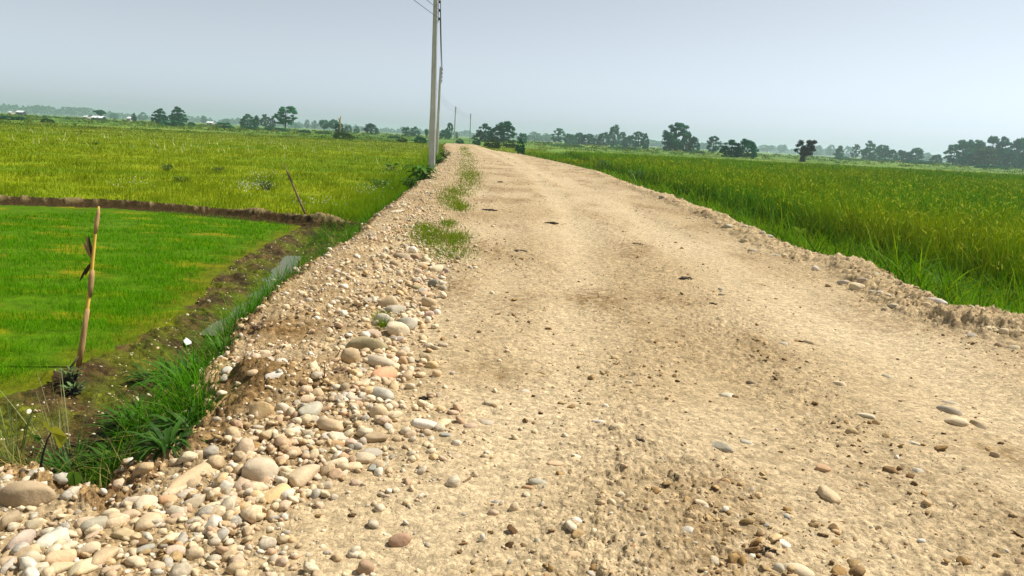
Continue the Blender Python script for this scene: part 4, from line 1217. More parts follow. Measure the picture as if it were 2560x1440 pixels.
TREES = """
252,520,275,27,umbrella,dark,dark umbrella-shaped tree standing over a white-roofed house at the far left
225,760,287,26,bushy,mid,low hazy tree just left of the umbrella-shaped tree
286,800,283,24,bushy,pale,pale hazy tree just right of the umbrella-shaped tree
335,520,283,15,bushy,dark,small dark tree beside the pinkish far house
358,820,281,22,bushy,pale,faint grey-green tree between the pink house and the two big field trees
400,384,272,50,bushy,dark,left one of two big leafy trees at the far meadow edge
446,400,268,46,bushy,dark,right one of two big leafy trees at the far meadow edge
509,720,290,16,tall,pale,small pale far tree beside a far white roof
566,900,297,18,round,pale,faint far tree alone above the hazy left horizon
620,420,286,35,bushy,mid,wide tree left of a slim darker tree at the meadow edge
641,400,289,17,bushy,dark,slim dark tree touching a wider tree at the meadow edge
664,520,287,26,tall,grey,greyish twin-trunked tree left of the tall layered tree
681,540,292,15,tall,grey,slim greyish tree tucked behind the tall layered tree
713,334,267,60,layered,mid,tall layered tree with flat boughs, highest tree of the meadow
738,800,308,30,bushy,pale,low faint tree right of the tall layered tree
768,760,300,12,tall,grey,thin far tree, left one of a faint thin pair
786,770,302,16,tall,grey,thin far tree, right one of a faint thin pair
810,600,300,24,round,mid,rounded tree, left one of two touching left of the broken trunk
833,600,299,24,round,mid,rounded tree, right one of two touching left of the broken trunk
870,620,313,18,bushy,mid,low round tree right of the broken pale trunk
892,600,316,17,bushy,mid,small squarish tree between the low round tree and the peaked tree
907,720,320,9,round,pale,tiny far tree beside the peaked dark tree
928,450,309,32,bushy,dark,dark tree with a pointed middle top in the open meadow
1015,500,318,22,bushy,mid,left half of a low square clump of trees left of the poles
1037,520,317,28,bushy,mid,right half of a low square clump of trees left of the poles
1066,430,323,9,round,mid,small tree peeping out left of the near pole
1113,400,325,32,bushy,mid,low dark tree just right of the near poles
1123,430,308,20,tall,mid,slim tall tree behind the low tree by the poles
1141,520,330,9,bushy,pale,tiny pale tree beside the third visible pole
1185,420,338,14,cone,mid,small pointed tree beside the slim far pole
1212,335,310,46,bushy,dark,left one of the two big dark trees where the road bends
1259,315,304,64,bushy,dark,right and bigger of the two big dark trees where the road bends
1307,420,333,26,bushy,mid,pale-topped tree behind the dark roadside bush
1336,700,330,44,bushy,pale,hazy spreading tree, first of the tree row right of the road bend
1366,720,334,34,bushy,pale,hazy low tree in the row right of the road bend
1395,600,322,32,tall,mid,taller airy tree standing up from the hazy row
1425,560,335,32,bushy,mid,dark-bodied tree next to the airy tall one in the row
1446,570,332,30,bushy,dark,dark tree between two others in the middle of the row
1470,560,335,38,bushy,dark,wide dark tree in the middle of the row
1492,700,337,22,tall,pale,pale slim tree left of the tallest tree of the row
1508,560,331,30,bushy,mid,rounded tree hugging the tallest tree of the row
1534,570,313,29,bushy,pale,tallest egg-shaped tree of the row behind the rice
1556,600,331,24,tall,mid,small-crowned tree right of the tallest tree of the row
1574,560,338,32,bushy,mid,low wide tree near the right end of the row
1596,520,330,30,tall,mid,airy tree at the right end of the row
1612,470,334,20,bushy,dark,narrow dark tree closing the row on the right
1630,920,350,30,round,pale,faint low tree between the row and the tallest field tree
1652,940,352,24,bushy,pale,faint tree left of the tallest field tree
1688,384,309,66,tall,mid,big tall tree with gaps in its crown behind the rice
1676,390,330,46,bushy,dark,dense lower tree under the left side of the big tall tree
1714,388,330,34,bushy,olive,pale olive tree under the right side of the big tall tree
1735,384,342,32,bushy,dark,shorter tree joined to the right of the big tall tree
1758,900,357,28,bushy,pale,faint hedge-like tree between the big tree and the airy one
1782,400,341,36,tall,mid,airy tree standing alone left of the round bushes
1918,1000,363,36,round,pale,faint far tree left of the stubby pollard tree
1954,980,362,24,round,pale,faint round far tree just left of the pollard tree
2008,200,350,62,pollard,rust,stubby pollarded tree with thick trunk and tufts at the rice edge
2042,900,364,26,bushy,pale,faint far tree right of the pollard tree
2075,880,363,24,tall,pale,faint slim tree right of the pollard tree
2098,600,365,27,cone,mid,pointed tree in the hazy line at the right
2120,900,366,22,bushy,pale,faint pale tree between the pointed tree and a dark slim one
2138,640,362,22,tall,mid,dark slim tree left of the big rounded hazy tree
2172,560,353,38,bushy,mid,big rounded tree in the hazy line at the right
2205,570,363,32,round,mid,tree with spreading top right of the big rounded hazy tree
2230,530,374,28,bushy,mid,low dark tree in the middle of the right hazy line
2254,540,376,34,bushy,dark,flat-topped dark tree in the right hazy line
2288,540,370,42,bushy,mid,wide tree with a ragged top in the right hazy line
2316,720,382,30,bushy,pale,pale low tree before the gap in the right tree line
2341,520,386,28,bushy,mid,small rounded tree in the gap left of the big grove
2382,490,362,40,tall,mid,airy tree at the left end of the big grove
2408,480,350,44,bushy,mid,round-headed tree near the left end of the big grove
2440,485,352,46,bushy,mid,broad tree in the middle of the big grove
2474,490,342,44,tall,mid,tallest airy tree of the big grove
2503,480,344,46,bushy,dark,dense tall tree in the right half of the big grove
2540,480,346,52,bushy,mid,rounded crown near the right frame edge in the big grove
2462,455,369,54,bushy,olive,pale olive tree standing in front of the big grove
2430,460,380,50,bushy,dark,low dark tree in front of the big grove
2520,458,376,54,bushy,dark,wide low tree under the right end of the grove
2566,440,352,44,bushy,dark,dark tree cut by the right frame edge
2105,470,388,34,bushy,mid,low scrub tree before the pointed tree
2200,470,392,46,bushy,mid,low scrub tree below the big rounded hazy tree
"""
for ln in TREES.strip().splitlines():
    f = ln.split(',', 6)
    if f[4] == 'tall' and float(f[3]) > 40: pass
    plant_at('tree', float(f[0]), float(f[1]), float(f[2]), float(f[3]), f[4].strip(), f[5].strip(), f[6].strip(), 'tree', 'trees scattered over the far fields')
SHRUBS = """
1828,225,350,56,bushy,dark,left one of two round dark bushes at the far rice edge
1868,225,348,52,bushy,mid,right lighter one of two round bushes at the far rice edge
1302,80,346,25,bushy,mid,tall narrow bush at the near corner of the rice by the road bend
479,330,305,20,bushy,dark,small dark bush right of the two big leafy trees
760,300,324,40,bushy,mid,low green bush below the faint thin trees
808,300,328,44,bushy,mid,low bush below the two rounded trees
848,290,309,28,bushy,dark,dark bush around the foot of the broken pale trunk
858,170,330,52,bushy,olive,wide olive bush in front of the broken trunk
985,260,338,34,bushy,mid,low dark scrub below the square tree clump
1006,170,343,26,bushy,olive,brownish reed clump left of the poles
1052,170,341,34,bushy,mid,light green bush left of the near pole
690,320,318,60,bushy,mid,long low scrub under the tall layered tree
630,330,316,56,bushy,mid,long low scrub under the wide tree of the meadow
560,300,306,50,bushy,pale,low pale scrub in the left meadow
430,300,300,70,bushy,pale,low pale scrub below the two big leafy trees
1150,200,346,22,bushy,mid,low scrub between the third and the slim pole
1192,190,345,22,bushy,mid,low scrub right of the slim far pole
1232,150,348,44,bushy,olive,yellow-green scrub below the two big dark trees
1275,170,352,34,bushy,olive,reedy scrub left of the tall narrow bush
30,210,290,84,bushy,dark,long low dark scrub at the far left of the meadow
118,190,296,36,bushy,olive,small brownish scrub in the far left meadow
1420,330,360,90,bushy,mid,long low scrub behind the far rice edge
1560,330,366,80,bushy,mid,low scrub patch below the right end of the tree row
1740,330,376,46,bushy,mid,low scrub below the big tall tree
2300,400,400,90,bushy,mid,long flat scrub under the ragged wide tree
2480,330,413,110,bushy,mid,long flat scrub below the big grove
2120,420,396,70,bushy,mid,flat scrub line right of the pollard tree
"""
for ln in SHRUBS.strip().splitlines():
    f = ln.split(',', 6)
    plant_at('bush', float(f[0]), float(f[1]), float(f[2]), float(f[3]), f[4].strip(), f[5].strip(), f[6].strip(), 'bush', 'bushes along the field edges', wy=.5)

# far wood that reads as one mass along the horizon
r = np.random.default_rng(77); n = 60000
pxs = r.uniform(-900, 3500, n); ds = 2350 + 500 * noise(pxs * .004, pxs * 0, 401) + r.uniform(-60, 60, n)
left = sstep(330, 200, pxs)
H0 = 14 + 8 * noise(pxs * .012, pxs * 0, 402) + 7 * noise(pxs * .045, pxs * 0, 403) + 6 * noise(pxs * .13, pxs * 0, 404) + left * 9
H0 = np.clip(H0, 4, 25.5)
zz = -0.5 + H0 * (r.random(n) ** .8)
ang = np.array([(at_dist(p_, 1.0)) for p_ in pxs]); P = np.stack([ang * ds, ds, zz], 1)
t = r.normal(0, 1, (n, 3)); t /= np.linalg.norm(t, axis=1, keepdims=True); b_ = np.cross(t, r.normal(0, 1, (n, 3))); b_ /= np.linalg.norm(b_, axis=1, keepdims=True)
s = r.uniform(1.2, 2.8, (n, 1)); V = np.stack([P - t * s, P - b_ * s, P + t * s, P + b_ * s], 1).reshape(-1, 3)
o = link('distant_woods', mesh_np('distant_woods', V, [np.arange(n * 4).reshape(-1, 4)], M['crown'])); o.color = (.03, .10, .05, 1); tag(o, kind='stuff')

# low scrub and coarse growth that covers the farther fields
r = np.random.default_rng(91); nc = 2600
pxs = np.where(r.random(nc) < .55, r.uniform(-60, 1080, nc), r.uniform(1240, 2640, nc)); dist = 95 * (620 / 95) ** (r.random(nc) ** .8)
dist = np.where(pxs > 1240, np.maximum(dist, 135), dist)
cx_ = np.array([at_dist(p_, 1.0) for p_ in pxs]) * dist; line = noise(cx_ * .01, dist * .035, 411)
k = (line > -.15) & ~((cx_ > -28) & (cx_ < 3) & (dist < 150)); cx_, dist = cx_[k], dist[k]; nc = len(cx_); m_ = 26
W_ = r.uniform(.7, 2.6, nc); H_ = r.uniform(.35, 1.1, nc) * np.clip(dist / 250, .5, 1.3)
v = r.normal(0, 1, (nc, m_, 3)); v /= np.linalg.norm(v, axis=2, keepdims=True); v *= r.random((nc, m_, 1)) ** .4
P = np.stack([cx_[:, None] + v[..., 0] * W_[:, None], dist[:, None] + v[..., 1] * W_[:, None] * .6, -.46 + np.abs(v[..., 2]) * H_[:, None]], 2).reshape(-1, 3); n = len(P)
t = r.normal(0, 1, (n, 3)); t[:, 2] = np.abs(t[:, 2]) + .4; t /= np.linalg.norm(t, axis=1, keepdims=True); b_ = np.cross(t, r.normal(0, 1, (n, 3))); b_ /= np.linalg.norm(b_, axis=1, keepdims=True)
sz = (np.repeat(np.maximum(.10, dist * .0006), m_) * r.uniform(.7, 1.8, n))[:, None]
V = np.stack([P - t * sz, P - b_ * sz * .5, P + t * sz, P + b_ * sz * .5], 1).reshape(-1, 3)
cl_ = np.array([srgb(*q_) for q_ in ((64, 104, 36), (84, 118, 34), (104, 124, 44), (52, 88, 40), (120, 122, 60))]) * np.array([1, 1, .6])
cc_ = np.repeat(cl_[r.integers(0, 5, nc)] * r.uniform(.7, 1.2, (nc, 1)), m_ * 4, 0)
tag(link('field_scrub', mesh_np('field_scrub', V, [np.arange(n * 4).reshape(-1, 4)], M['grass'], cc_)), kind='stuff')

# dead trunk in the meadow
x = at_dist(850, 286); d0 = 286.0; z = hz(x, d0)
def mpt(px, py, dep=286.0):
    d = ray(px, py); t = dep / d[1]; return CAM + d * t
root = empty('dead_tree', (x, d0, z), label='broken pale dead trunk with two stubs rising out of a dark bush', cat='dead tree')
m = MB(); b0 = np.array([0, 0, 0.0])
q = lambda a, b_: mpt(a, b_) - np.array([x, d0, z])
m.tube([b0, q(851, 315), q(850, 303), q(851, 294)], [.34, .28, .30, .16], 8); m.build('trunk', M['husk'], root, True)
m = MB(); m.tube([q(850, 304), q(847, 298), q(845, 294)], [.25, .18, .08], 6); m.build('branch', M['husk'], root, True)
m = MB(); m.tube([q(850, 300), q(851.5, 294), q(852, 289)], [.25, .2, .1], 6); m.build('branch', M['husk'], root, True)

# far houses
def house(px, dist, wpx, label, wallmat, roof_h=1.3, wall_h=2.2, ry=0.0):
    x = at_dist(px, dist); z = hz(x, dist) - .02; w = wpx / F * dist; dp = 6.0
    root = empty('farm_house', (x, dist, z), label=label, cat='house', group='low farm houses on the horizon')
    m = MB(); m.box((0, 0, wall_h / 2), (w * .92, dp, wall_h)); m.build('wall', wallmat, root)
    m = MB(); a = w / 2; e = dp / 2 + .6
    m.add([(-a, -e, wall_h - .1), (a, -e, wall_h - .1), (a, 0, wall_h + roof_h), (-a, 0, wall_h + roof_h), (-a, e, wall_h - .1), (a, e, wall_h - .1),
           (-a, -e, wall_h - .22), (a, -e, wall_h - .22), (a, 0, wall_h + roof_h - .12), (-a, 0, wall_h + roof_h - .12), (-a, e, wall_h - .22), (a, e, wall_h - .22)],
          [(0, 1, 2, 3), (3, 2, 5, 4), (7, 6, 9, 8), (8, 9, 10, 11), (0, 6, 7, 1), (4, 5, 11, 10), (0, 3, 9, 6), (3, 4, 10, 9), (1, 7, 8, 2), (2, 8, 11, 5)])
    m.build('roof', M['tin'], root)
    m = MB(); m.box((w * .1, -dp / 2 - .02, .95), (min(1.1, w * .2), .06, 1.9)); m.build('door', M['dark'], root)
    m = MB(); m.box((-w * .25, -dp / 2 - .02, 1.3), (min(1.2, w * .2), .06, .8)); m.build('window', M['dark'], root)
    root.rotation_euler = (0, 0, ry)
house(53, 760, 18, 'long white-roofed shed alone at the far left horizon', M['dark'], 1.5, 2.6)
house(28, 780, 7, 'small white hut left of the long white-roofed shed', M['wall'], 1.0, 2.0)
house(247, 500, 28, 'white-roofed house under the dark umbrella-shaped tree', M['dark'], 1.1, 1.5)
house(217, 640, 9, 'tiny white hut left of the umbrella-shaped tree', M['wall'], 1.0, 1.5)
house(326, 640, 10, 'small pinkish house left of a small dark tree', M['wall'], 1.2, 2.2)
house(527, 720, 16, 'white-roofed house right of the two big leafy trees', M['wall'], 1.2, 2.0)

# ------------------------------------------------------------------ utility poles and wires
ATT = []
def pole(px_base, dist, px_top, py_top, zb, label, h=None, big=True):
    xb = at_dist(px_base, dist)
    d = ray(px_top, py_top); top = CAM + d * (dist / d[1])
    root = empty('utility_pole', (xb, dist, zb), label=label, cat='utility pole', group='concrete poles along the left of the road')
    T = top - np.array([xb, dist, zb]); m = MB(); V = []
    for u, a, b_ in ((-.05, .150, .140), (1.0, .086, .08)):
        c = T * u; ch = .025 if u < .5 else .015
        for sx, sy in ((-1, -1), (1, -1), (1, 1), (-1, 1)):
            V += [(c[0] + sx * (a - ch), c[1] + sy * b_, c[2]), (c[0] + sx * a, c[1] + sy * (b_ - ch), c[2])] if sx * sy > 0 else [(c[0] + sx * a, c[1] + sy * (b_ - ch), c[2]), (c[0] + sx * (a - ch), c[1] + sy * b_, c[2])]
    m.add(V, [(i, (i + 1) % 8, 8 + (i + 1) % 8, 8 + i) for i in range(8)] + [tuple(range(7, -1, -1)), tuple(range(8, 16))])
    m.build('shaft', M['concrete'], root)
    L = np.linalg.norm(T); hooks = []
    m = MB(); br = [T * (1 - q_ / L) + np.array([.14, 0, 0]) for q_ in (.10, 1.45)]
    m.tube(br, .016, 6); m.build('rack', M['steel'], root)
    for k in range(4):
        c = T * (1 - (.22 + .36 * k) / L) + np.array([.175, 0, 0])
        m = MB(); m.tube([c + np.array([0, 0, -.055]), c + np.array([0, 0, -.03]), c, c + np.array([0, 0, .03]), c + np.array([0, 0, .055])], [.05, .055, .032, .055, .05], 10)
        ins = m.build('insulator', M['porcelain'], root, True)
        hooks.append(c + np.array([xb, dist, zb]) + np.array([.035, 0, 0]))
    ATT.append(hooks); return root
pole(1082.5, 35.5, 1089.8, -31, -.45, 'tall grey concrete pole nearest the camera, leaf clump at its foot')
pole(1093, 76, 1101.5, 167, -.45, 'concrete pole right behind the nearest one, wires on its right side')
pole(1073, 124, 1081.5, 207, -.40, 'pole mostly hidden left behind the nearest concrete pole')
pole(1136, 175, 1139, 266, -.48, 'far pole with four dark insulators, left of the slim last one')
pole(1175.5, 215, 1176.5, 283.5, -.50, 'slim last pole beside the bend of the road')
wl = ['top wire strung along the row of concrete poles', 'second wire from the top along the concrete poles', 'third wire from the top along the concrete poles', 'lowest wire strung along the row of concrete poles']
for k in range(4):
    nodes = [ATT[0][k] + np.array([-2.2, -42, .0])] + [a[k] for a in ATT]; pts = []
    for a, b_ in zip(nodes[:-1], nodes[1:]):
        sag = .012 * np.linalg.norm(b_ - a)
        for i in range(14):
            u = i / 14; p = a + (b_ - a) * u; p = p - np.array([0, 0, 4 * sag * u * (1 - u)]); pts.append(p)
    pts.append(nodes[-1])
    m = MB(); m.tube(pts, .011, 5); tag(m.build('power_line', M['wire'], None, True), wl[k], 'cable', 'wires along the poles')

# ------------------------------------------------------------------ corn stalk stake and the leaning stick
P0, dep = ground_hit(197, 915)
root = empty('corn_stalk', tuple(P0), label='dry yellow corn stalk stuck upright at the paddy edge with withered leaves', cat='stake')
q = lambda a, b_, dd=0.0: at_depth(a, b_, dep + dd) - P0
m = MB(); m.tube([q(196, 925), q(205, 862), q(213, 800), q(222, 745), q(228, 700), q(231, 660), q(235, 620), q(239, 580), q(243, 545), q(247, 516)],
                 [.019, .019, .018, .016, .013, .014, .013, .012, .011, .007], 9); m.build('stem', M['cane'], root, True)
m = MB(); m.tube([q(196, 918), q(205, 865), q(212, 815), q(219, 772)], [.022, .024, .023, .019], 9); m.build('sheath', M['husk'], root, True)
m = MB(); m.tube([q(225, 742), q(227, 715), q(229, 690), q(231, 675)], [.016, .023, .023, .016], 9); m.build('sheath', M['husk'], root, True)
m = MB(); m.tube([q(238, 585), q(241, 560), q(245, 535), q(248, 518)], [.014, .019, .017, .005], 8); m.build('sheath', M['husk'], root, True)
vr = _r
for (bx, by_, tx, ty, W, mt, dr_) in ((231, 650, 215, 590, .034, 'husk', 0), (231, 648, 221, 588, .022, 'husk_dark', 0), (229, 655, 196, 702, .026, 'husk_dark', .7), (229, 655, 212, 690, .02, 'husk_dark', .5), (231, 652, 208, 605, .03, 'husk', 0), (223, 748, 219, 758, .03, 'paper', .3)):
    a, b_ = q(bx, by_), q(tx, ty); m = MB(); L_ = np.linalg.norm(b_ - a); m.leaf(a, b_ - a, L_ * 1.05, W, dr_ * .4, .2, 6, side=vr * .8 + _f * .6); m.build('leaf', M[mt], root, True)
m = MB(); m.tube([q(197, 890, -.02), q(182, 912, -.05), q(168, 928, -.06)], [.008, .010, .009], 6); m.build('prop_stick', M['husk_dark'], root, True)

P0, dep = ground_hit(765, 538)
root = empty('leaning_stick', tuple(P0), label='thin dry stick leaning out of the earth bank with a shred of husk', cat='stake')
m = MB(); m.tube([q(766, 541), q(751, 506), q(737, 473), q(727, 450), q(719, 430), q(706, 406)], [.026, .024, .022, .022, .015, .008], 8); m.build('stem', M['twig'], root, True)
m = MB(); m.leaf(q(733, 462), q(720, 436) - q(733, 462), .34, .07, -.2, .3, 5, side=vr); m.build('husk', M['husk'], root, True)

# ------------------------------------------------------------------ broad-leaved weeds and single clumps
def weed(px, py, wpx, hpx, n, L, W, tone, label, name='weed', lift=.6, droop=1.3, group='broad-leaved weeds along the road', mat='leaf'):
    P0, t = ground_hit(px, py); wid = wpx / F * t; ht = hpx / F * t
    root = empty(name, tuple(P0 - np.array([0, 0, .02])), label=label, cat='plant' if name != 'grass_clump' else 'grass', group=group)
    r = random.Random(int(px * 7 + py)); m = MB(); st = MB()
    if name == 'grass_clump' and W > .01:
        if group == G_: n = int(n * 1.5); W = W * .95; L = L * .8
        else: n = int(n * 2.6); W = W * .55
    for i in range(n):
        a = r.uniform(0, 2 * PI); rad = wid * .5 * math.sqrt(r.random()) * .7; b_ = np.array([rad * math.cos(a) * .5, rad * math.sin(a) * .5, 0.02])
        u = r.uniform(.25, 1); e = np.array([rad * math.cos(a), rad * math.sin(a), ht * u * .9])
        if name != 'grass_clump':
            st.tube([b_, (b_ + e) / 2 + np.array([0, 0, .02]), e], [.006, .005, .003], 4, cap=False)
            a2 = a + r.uniform(-.9, .9); m.leaf(e, (math.cos(a2), math.sin(a2), lift * r.uniform(.2, 1.3)), L * r.uniform(.6, 1.2), W * r.uniform(.7, 1.2), droop * r.uniform(.5, 1.2), .15, 4)
        else:
            a2 = a + r.uniform(-.5, .5); m.leaf(b_ * 1.6, (math.cos(a2), math.sin(a2), lift * r.uniform(.4, 2.0)), L * r.uniform(.6, 1.2), W * r.uniform(.7, 1.2), droop * r.uniform(.6, 1.3), .12, 7)
    f = m.build('foliage', M[mat], root, True); f.color = (*tone, 1)
    if st.v: s_ = st.build('stems', M['bark'], root)
    return root
DK, MD, LT = (.045, .115, .014), (.075, .18, .016), (.11, .23, .02)
G_ = 'broad-bladed grass clumps in the left ditch'
weed(470, 965, 150, 95, 60, .34, .030, (.055, .15, .015), 'broad-bladed grass clump beside the muddy pool left of the stone bank', 'grass_clump', .9, 1.5, G_)
weed(400, 955, 120, 70, 40, .32, .026, DK, 'grass clump leaning over the muddy water below the corn stalk', 'grass_clump', .8, 1.6, G_)
weed(475, 1085, 130, 95, 60, .26, .030, DK, 'broad-bladed grass clump under the clay bank and round ochre boulder', 'grass_clump', .9, 1.6, G_)
weed(350, 1070, 170, 110, 80, .30, .026, (.05, .13, .014), 'dense grass clump in the middle of the ditch pocket', 'grass_clump', .9, 1.6, G_)
weed(300, 1170, 150, 110, 80, .28, .022, DK, 'dark grass clump low in the shaded ditch pocket', 'grass_clump', 1.0, 1.5, G_)
weed(190, 1190, 140, 120, 70, .34, .014, DK, 'thin-bladed dark grass clump behind the big brown boulder', 'grass_clump', 1.2, 1.2, G_)
weed(420, 1130, 90, 70, 40, .24, .022, DK, 'grass clump hanging below the dug clay bank', 'grass_clump', 1.0, 1.7, G_)
weed(560, 880, 70, 50, 60, .16, .012, MD, 'fine green grass clump at the foot of the stone bank', 'grass_clump', 1.2, 1.2, G_)
weed(40, 1165, 90, 190, 26, .5, .007, (.20, .26, .08), 'pale wiry grass clump sticking up behind the left boulder', 'grass_clump', 2.6, .5, G_)
weed(165, 1150, 120, 230, 22, .55, .006, (.30, .30, .13), 'tall dry wiry grass stems above the taro leaf', 'grass_clump', 2.8, .4, G_)
G2 = 'long-bladed grass clumps by the right ditch'
weed(2490, 745, 150, 90, 110, .42, .020, MD, 'long-bladed grass clump overhanging the dark ditch hole', 'grass_clump', 1.3, 1.3, G2)
weed(2350, 735, 120, 90, 80, .55, .018, MD, 'grass clump spilling over the berm beside the ditch hole', 'grass_clump', 1.1, 1.6, G2)
weed(2250, 655, 110, 60, 60, .5, .018, LT, 'light green grass clump behind the sandy berm top', 'grass_clump', 1.1, 1.5, G2)
weed(2545, 690, 100, 90, 70, .6, .020, LT, 'light green grass clump against the rice at the right frame edge', 'grass_clump', 1.4, 1.2, G2)
weed(2050, 590, 120, 60, 70, .5, .02, MD, 'grass clump along the berm where the ditch turns', 'grass_clump', 1.1, 1.5, G2)
weed(1960, 560, 80, 34, 40, .4, .02, LT, 'bright green low grass clump beside the berm stones', 'grass_clump', 1.1, 1.5, G2)
G3 = 'broad-leaved weeds along the road'
weed(1509, 431, 46, 34, 90, .20, .11, (.05, .13, .03), 'dark broad-leaved weed on the road edge, farther one of two', 'weed', group=G3)
weed(1588, 463, 62, 40, 100, .18, .10, (.05, .135, .035), 'larger dark broad-leaved weed nearer along the right road edge', 'weed', group=G3)
weed(1405, 395, 20, 14, 24, .3, .16, MD, 'small weed on the right road edge near the rice step', 'weed', group=G3)
weed(1050, 452, 60, 40, 50, .42, .17, MD, 'big-leaved weed with hanging leaves left of the gravel', 'weed', .5, 2.0, group=G3)
weed(1025, 470, 40, 30, 46, .2, .08, DK, 'dark bushy weed at the gravel edge below the big-leaved one', 'weed', group=G3)
weed(1092, 412, 44, 24, 60, .3, .13, DK, 'dark leafy weed around the foot of the nearest pole', 'weed', group=G3)
weed(1113, 396, 22, 20, 40, .36, .15, DK, 'small dark weed where the gravel meets the far pole side', 'weed', group=G3)
weed(416, 428, 30, 22, 40, .16, .09, (.03, .10, .03), 'lone dark green weed in the middle of the yellow-green meadow', 'weed', group='weeds in the left meadow')
weed(240, 362, 14, 8, 24, .22, .12, DK, 'small dark weed far out in the left meadow', 'weed', group='weeds in the left meadow')
weed(670, 475, 70, 26, 60, .18, .06, (.05, .10, .02), 'spreading olive weed beside white flowers in the meadow', 'weed', group='weeds in the left meadow')
weed(545, 432, 40, 18, 36, .2, .07, (.05, .10, .02), 'thin brown-green weed in the meadow right of the lone dark weed', 'weed', group='weeds in the left meadow')
weed(455, 455, 40, 14, 36, .18, .06, (.05, .10, .02), 'low ragged weed below the lone dark weed', 'weed', group='weeds in the left meadow')
weed(950, 470, 50, 24, 50, .22, .08, MD, 'leafy green weed in the meadow near the gravel edge', 'weed', group='weeds in the left meadow')
weed(980, 428, 26, 20, 26, .34, .16, MD, 'single large-leaved weed left of the big-leaved weed', 'weed', group='weeds in the left meadow')
weed(1925, 500, 50, 26, 46, .16, .05, (.15, .15, .02), 'yellowish ferny weed in front of the rice', 'weed', group=G3)
weed(2000, 605, 24, 30, 10, .30, .12, (.16, .24, .02), 'bright yellow-green leafy sprig above the berm stones', 'weed', .8, .5, group=G3)
weed(175, 962, 60, 50, 44, .05, .022, (.14, .20, .06), 'pale small-leaved weed at the foot of the corn stalk', 'weed', .9, .4, group='weeds in the left ditch')
weed(185, 985, 60, 34, 40, .05, .024, (.12, .19, .06), 'pale small-leaved weed lying on the mud below the corn stalk', 'weed', .9, .4, group='weeds in the left ditch')
# taro plant with two leaves
P0, dep = ground_hit(100, 1192)
root = empty('taro_plant', tuple(P0), label='young taro plant with a yellow-green arrow leaf on a dark stalk', cat='plant')
m = MB(); m.tube([q(98, 1196), q(101, 1170), q(107, 1135), q(118, 1100), q(128, 1082)], [.006, .006, .005, .004, .003], 6); m.build('stem', M['dark'], root, True)
def arrow_leaf(cx, cy, sx, sy, tone):
    o2 = [(-.05, .0), (-.45, .35), (-.62, .75), (-.35, .60), (-.12, .28), (.10, .40), (.32, .30), (.55, .05), (.75, -.25), (.55, -.75), (.30, -.95), (.15, -.55), (.02, -.25)]
    m = MB(); V = [q(cx, cy)]
    for i, (a, b_) in enumerate(o2): V.append(q(cx + a * sx, cy - b_ * sy, (-.03 if b_ > 0 else .02) + .015 * math.sin(i * 2)))
    m.add(V, [(0, i, i + 1) for i in range(1, len(o2))] + [(0, len(o2), 1)]); ob = m.build('leaf', M['leaf'], root); ob.color = (*tone, 1)
arrow_leaf(133, 1082, 46, 42, (.26, .27, .02)); arrow_leaf(85, 1092, 26, 14, DK)
# heart leaf down in the pocket
P0, dep = ground_hit(185, 1230)
root = empty('heart_leaf_weed', tuple(P0), label='heart-shaped green leaf hanging in the ditch pocket beside the boulder', cat='plant')
m = MB(); m.tube([q(186, 1234), q(188, 1210), q(184, 1186)], .003, 5); m.build('stem', M['bark'], root)
m = MB(); V = [q(184, 1190)] + [q(184 + 19 * math.sin(a) * (1 - .12 * math.cos(a)), 1195 - 20 * math.cos(a) + (4 if abs(a) < .5 else 0), -.01 * abs(math.sin(a))) for a in np.linspace(-PI, PI, 16)[:-1]]
m.add(V, [(0, i, i % 15 + 1) for i in range(1, 16)]); ob = m.build('leaf', M['leaf'], root); ob.color = (*LT, 1)

# ------------------------------------------------------------------ small things lying about
def clod(px, py, w, h, label, mat='dung', name='dry_clod', cat='clod', grp='dark clods and litter on the road'):
    P, t = ground_hit(px, py); W = w / F * t; m = MB(); r = random.Random(int(px + py * 3))
    V, Fc = ICO[4]; a = np.array([r.uniform(0, 6) for _ in range(6)]); W *= .8
    p = V * (1 + .22 * np.sin(V @ np.array([3.1, 4.2, 2.0]) + a[0]) + .14 * np.sin(V @ np.array([-6, 3, 5]) + a[1]) + .16 * np.sin(V @ np.array([9, -8, 4]) + a[2]) + .12 * np.sin(V @ np.array([-13, 11, 15]) + a[3]))[:, None]
    m.add(p * np.array([W / 2, W * .30, max(h / F * t * .38, .014)]), Fc)
    o = m.build(name, M[mat], None, False, tuple(P + np.array([0, 0, .004]))); o.rotation_euler = (0, 0, r.uniform(-.4, .4)); return tag(o, label, cat, grp)
clod(1714, 699, 40, 14, 'largest black clod lying on the right half of the road')
clod(1782, 762, 28, 10, 'small black clod below the largest one on the road')
clod(1378, 560, 36, 12, 'dark brown clod in the middle distance of the road')
clod(1302, 629, 46, 8, 'long flat dark clod left of the road middle')
clod(1222, 526, 42, 7, 'thin dark clod beside the turf on the far gravel')
clod(1592, 611, 34, 7, 'thin dark strip of litter right of the road middle')
clod(1250, 456, 14, 6, 'tiny dark clod far along the road')
clod(1598, 1107, 32, 16, 'dark curled dead leaf lying on the rough road', 'dung', 'dead_leaf', 'leaf')
clod(1668, 1224, 30, 14, 'small dark clod in the near rough part of the road')
clod(1060, 1000, 26, 14, 'dark clod at the right foot of the stone ridge')
clod(1920, 1385, 60, 34, 'dark broken clod in a hole at the bottom of the road')
clod(850, 935, 60, 34, 'tangled brown root clump in the hollow left of the ridge', 'twig', 'root_clump', 'roots', None)
clod(660, 820, 60, 26, 'brown dead grass clump on the crest of the gravel slope', 'twig', 'root_clump', 'roots', None)
clod(1545, 440, 22, 10, 'brown dug clod beside the dark broad-leaved weed', 'husk', 'dry_clod', 'clod', None)
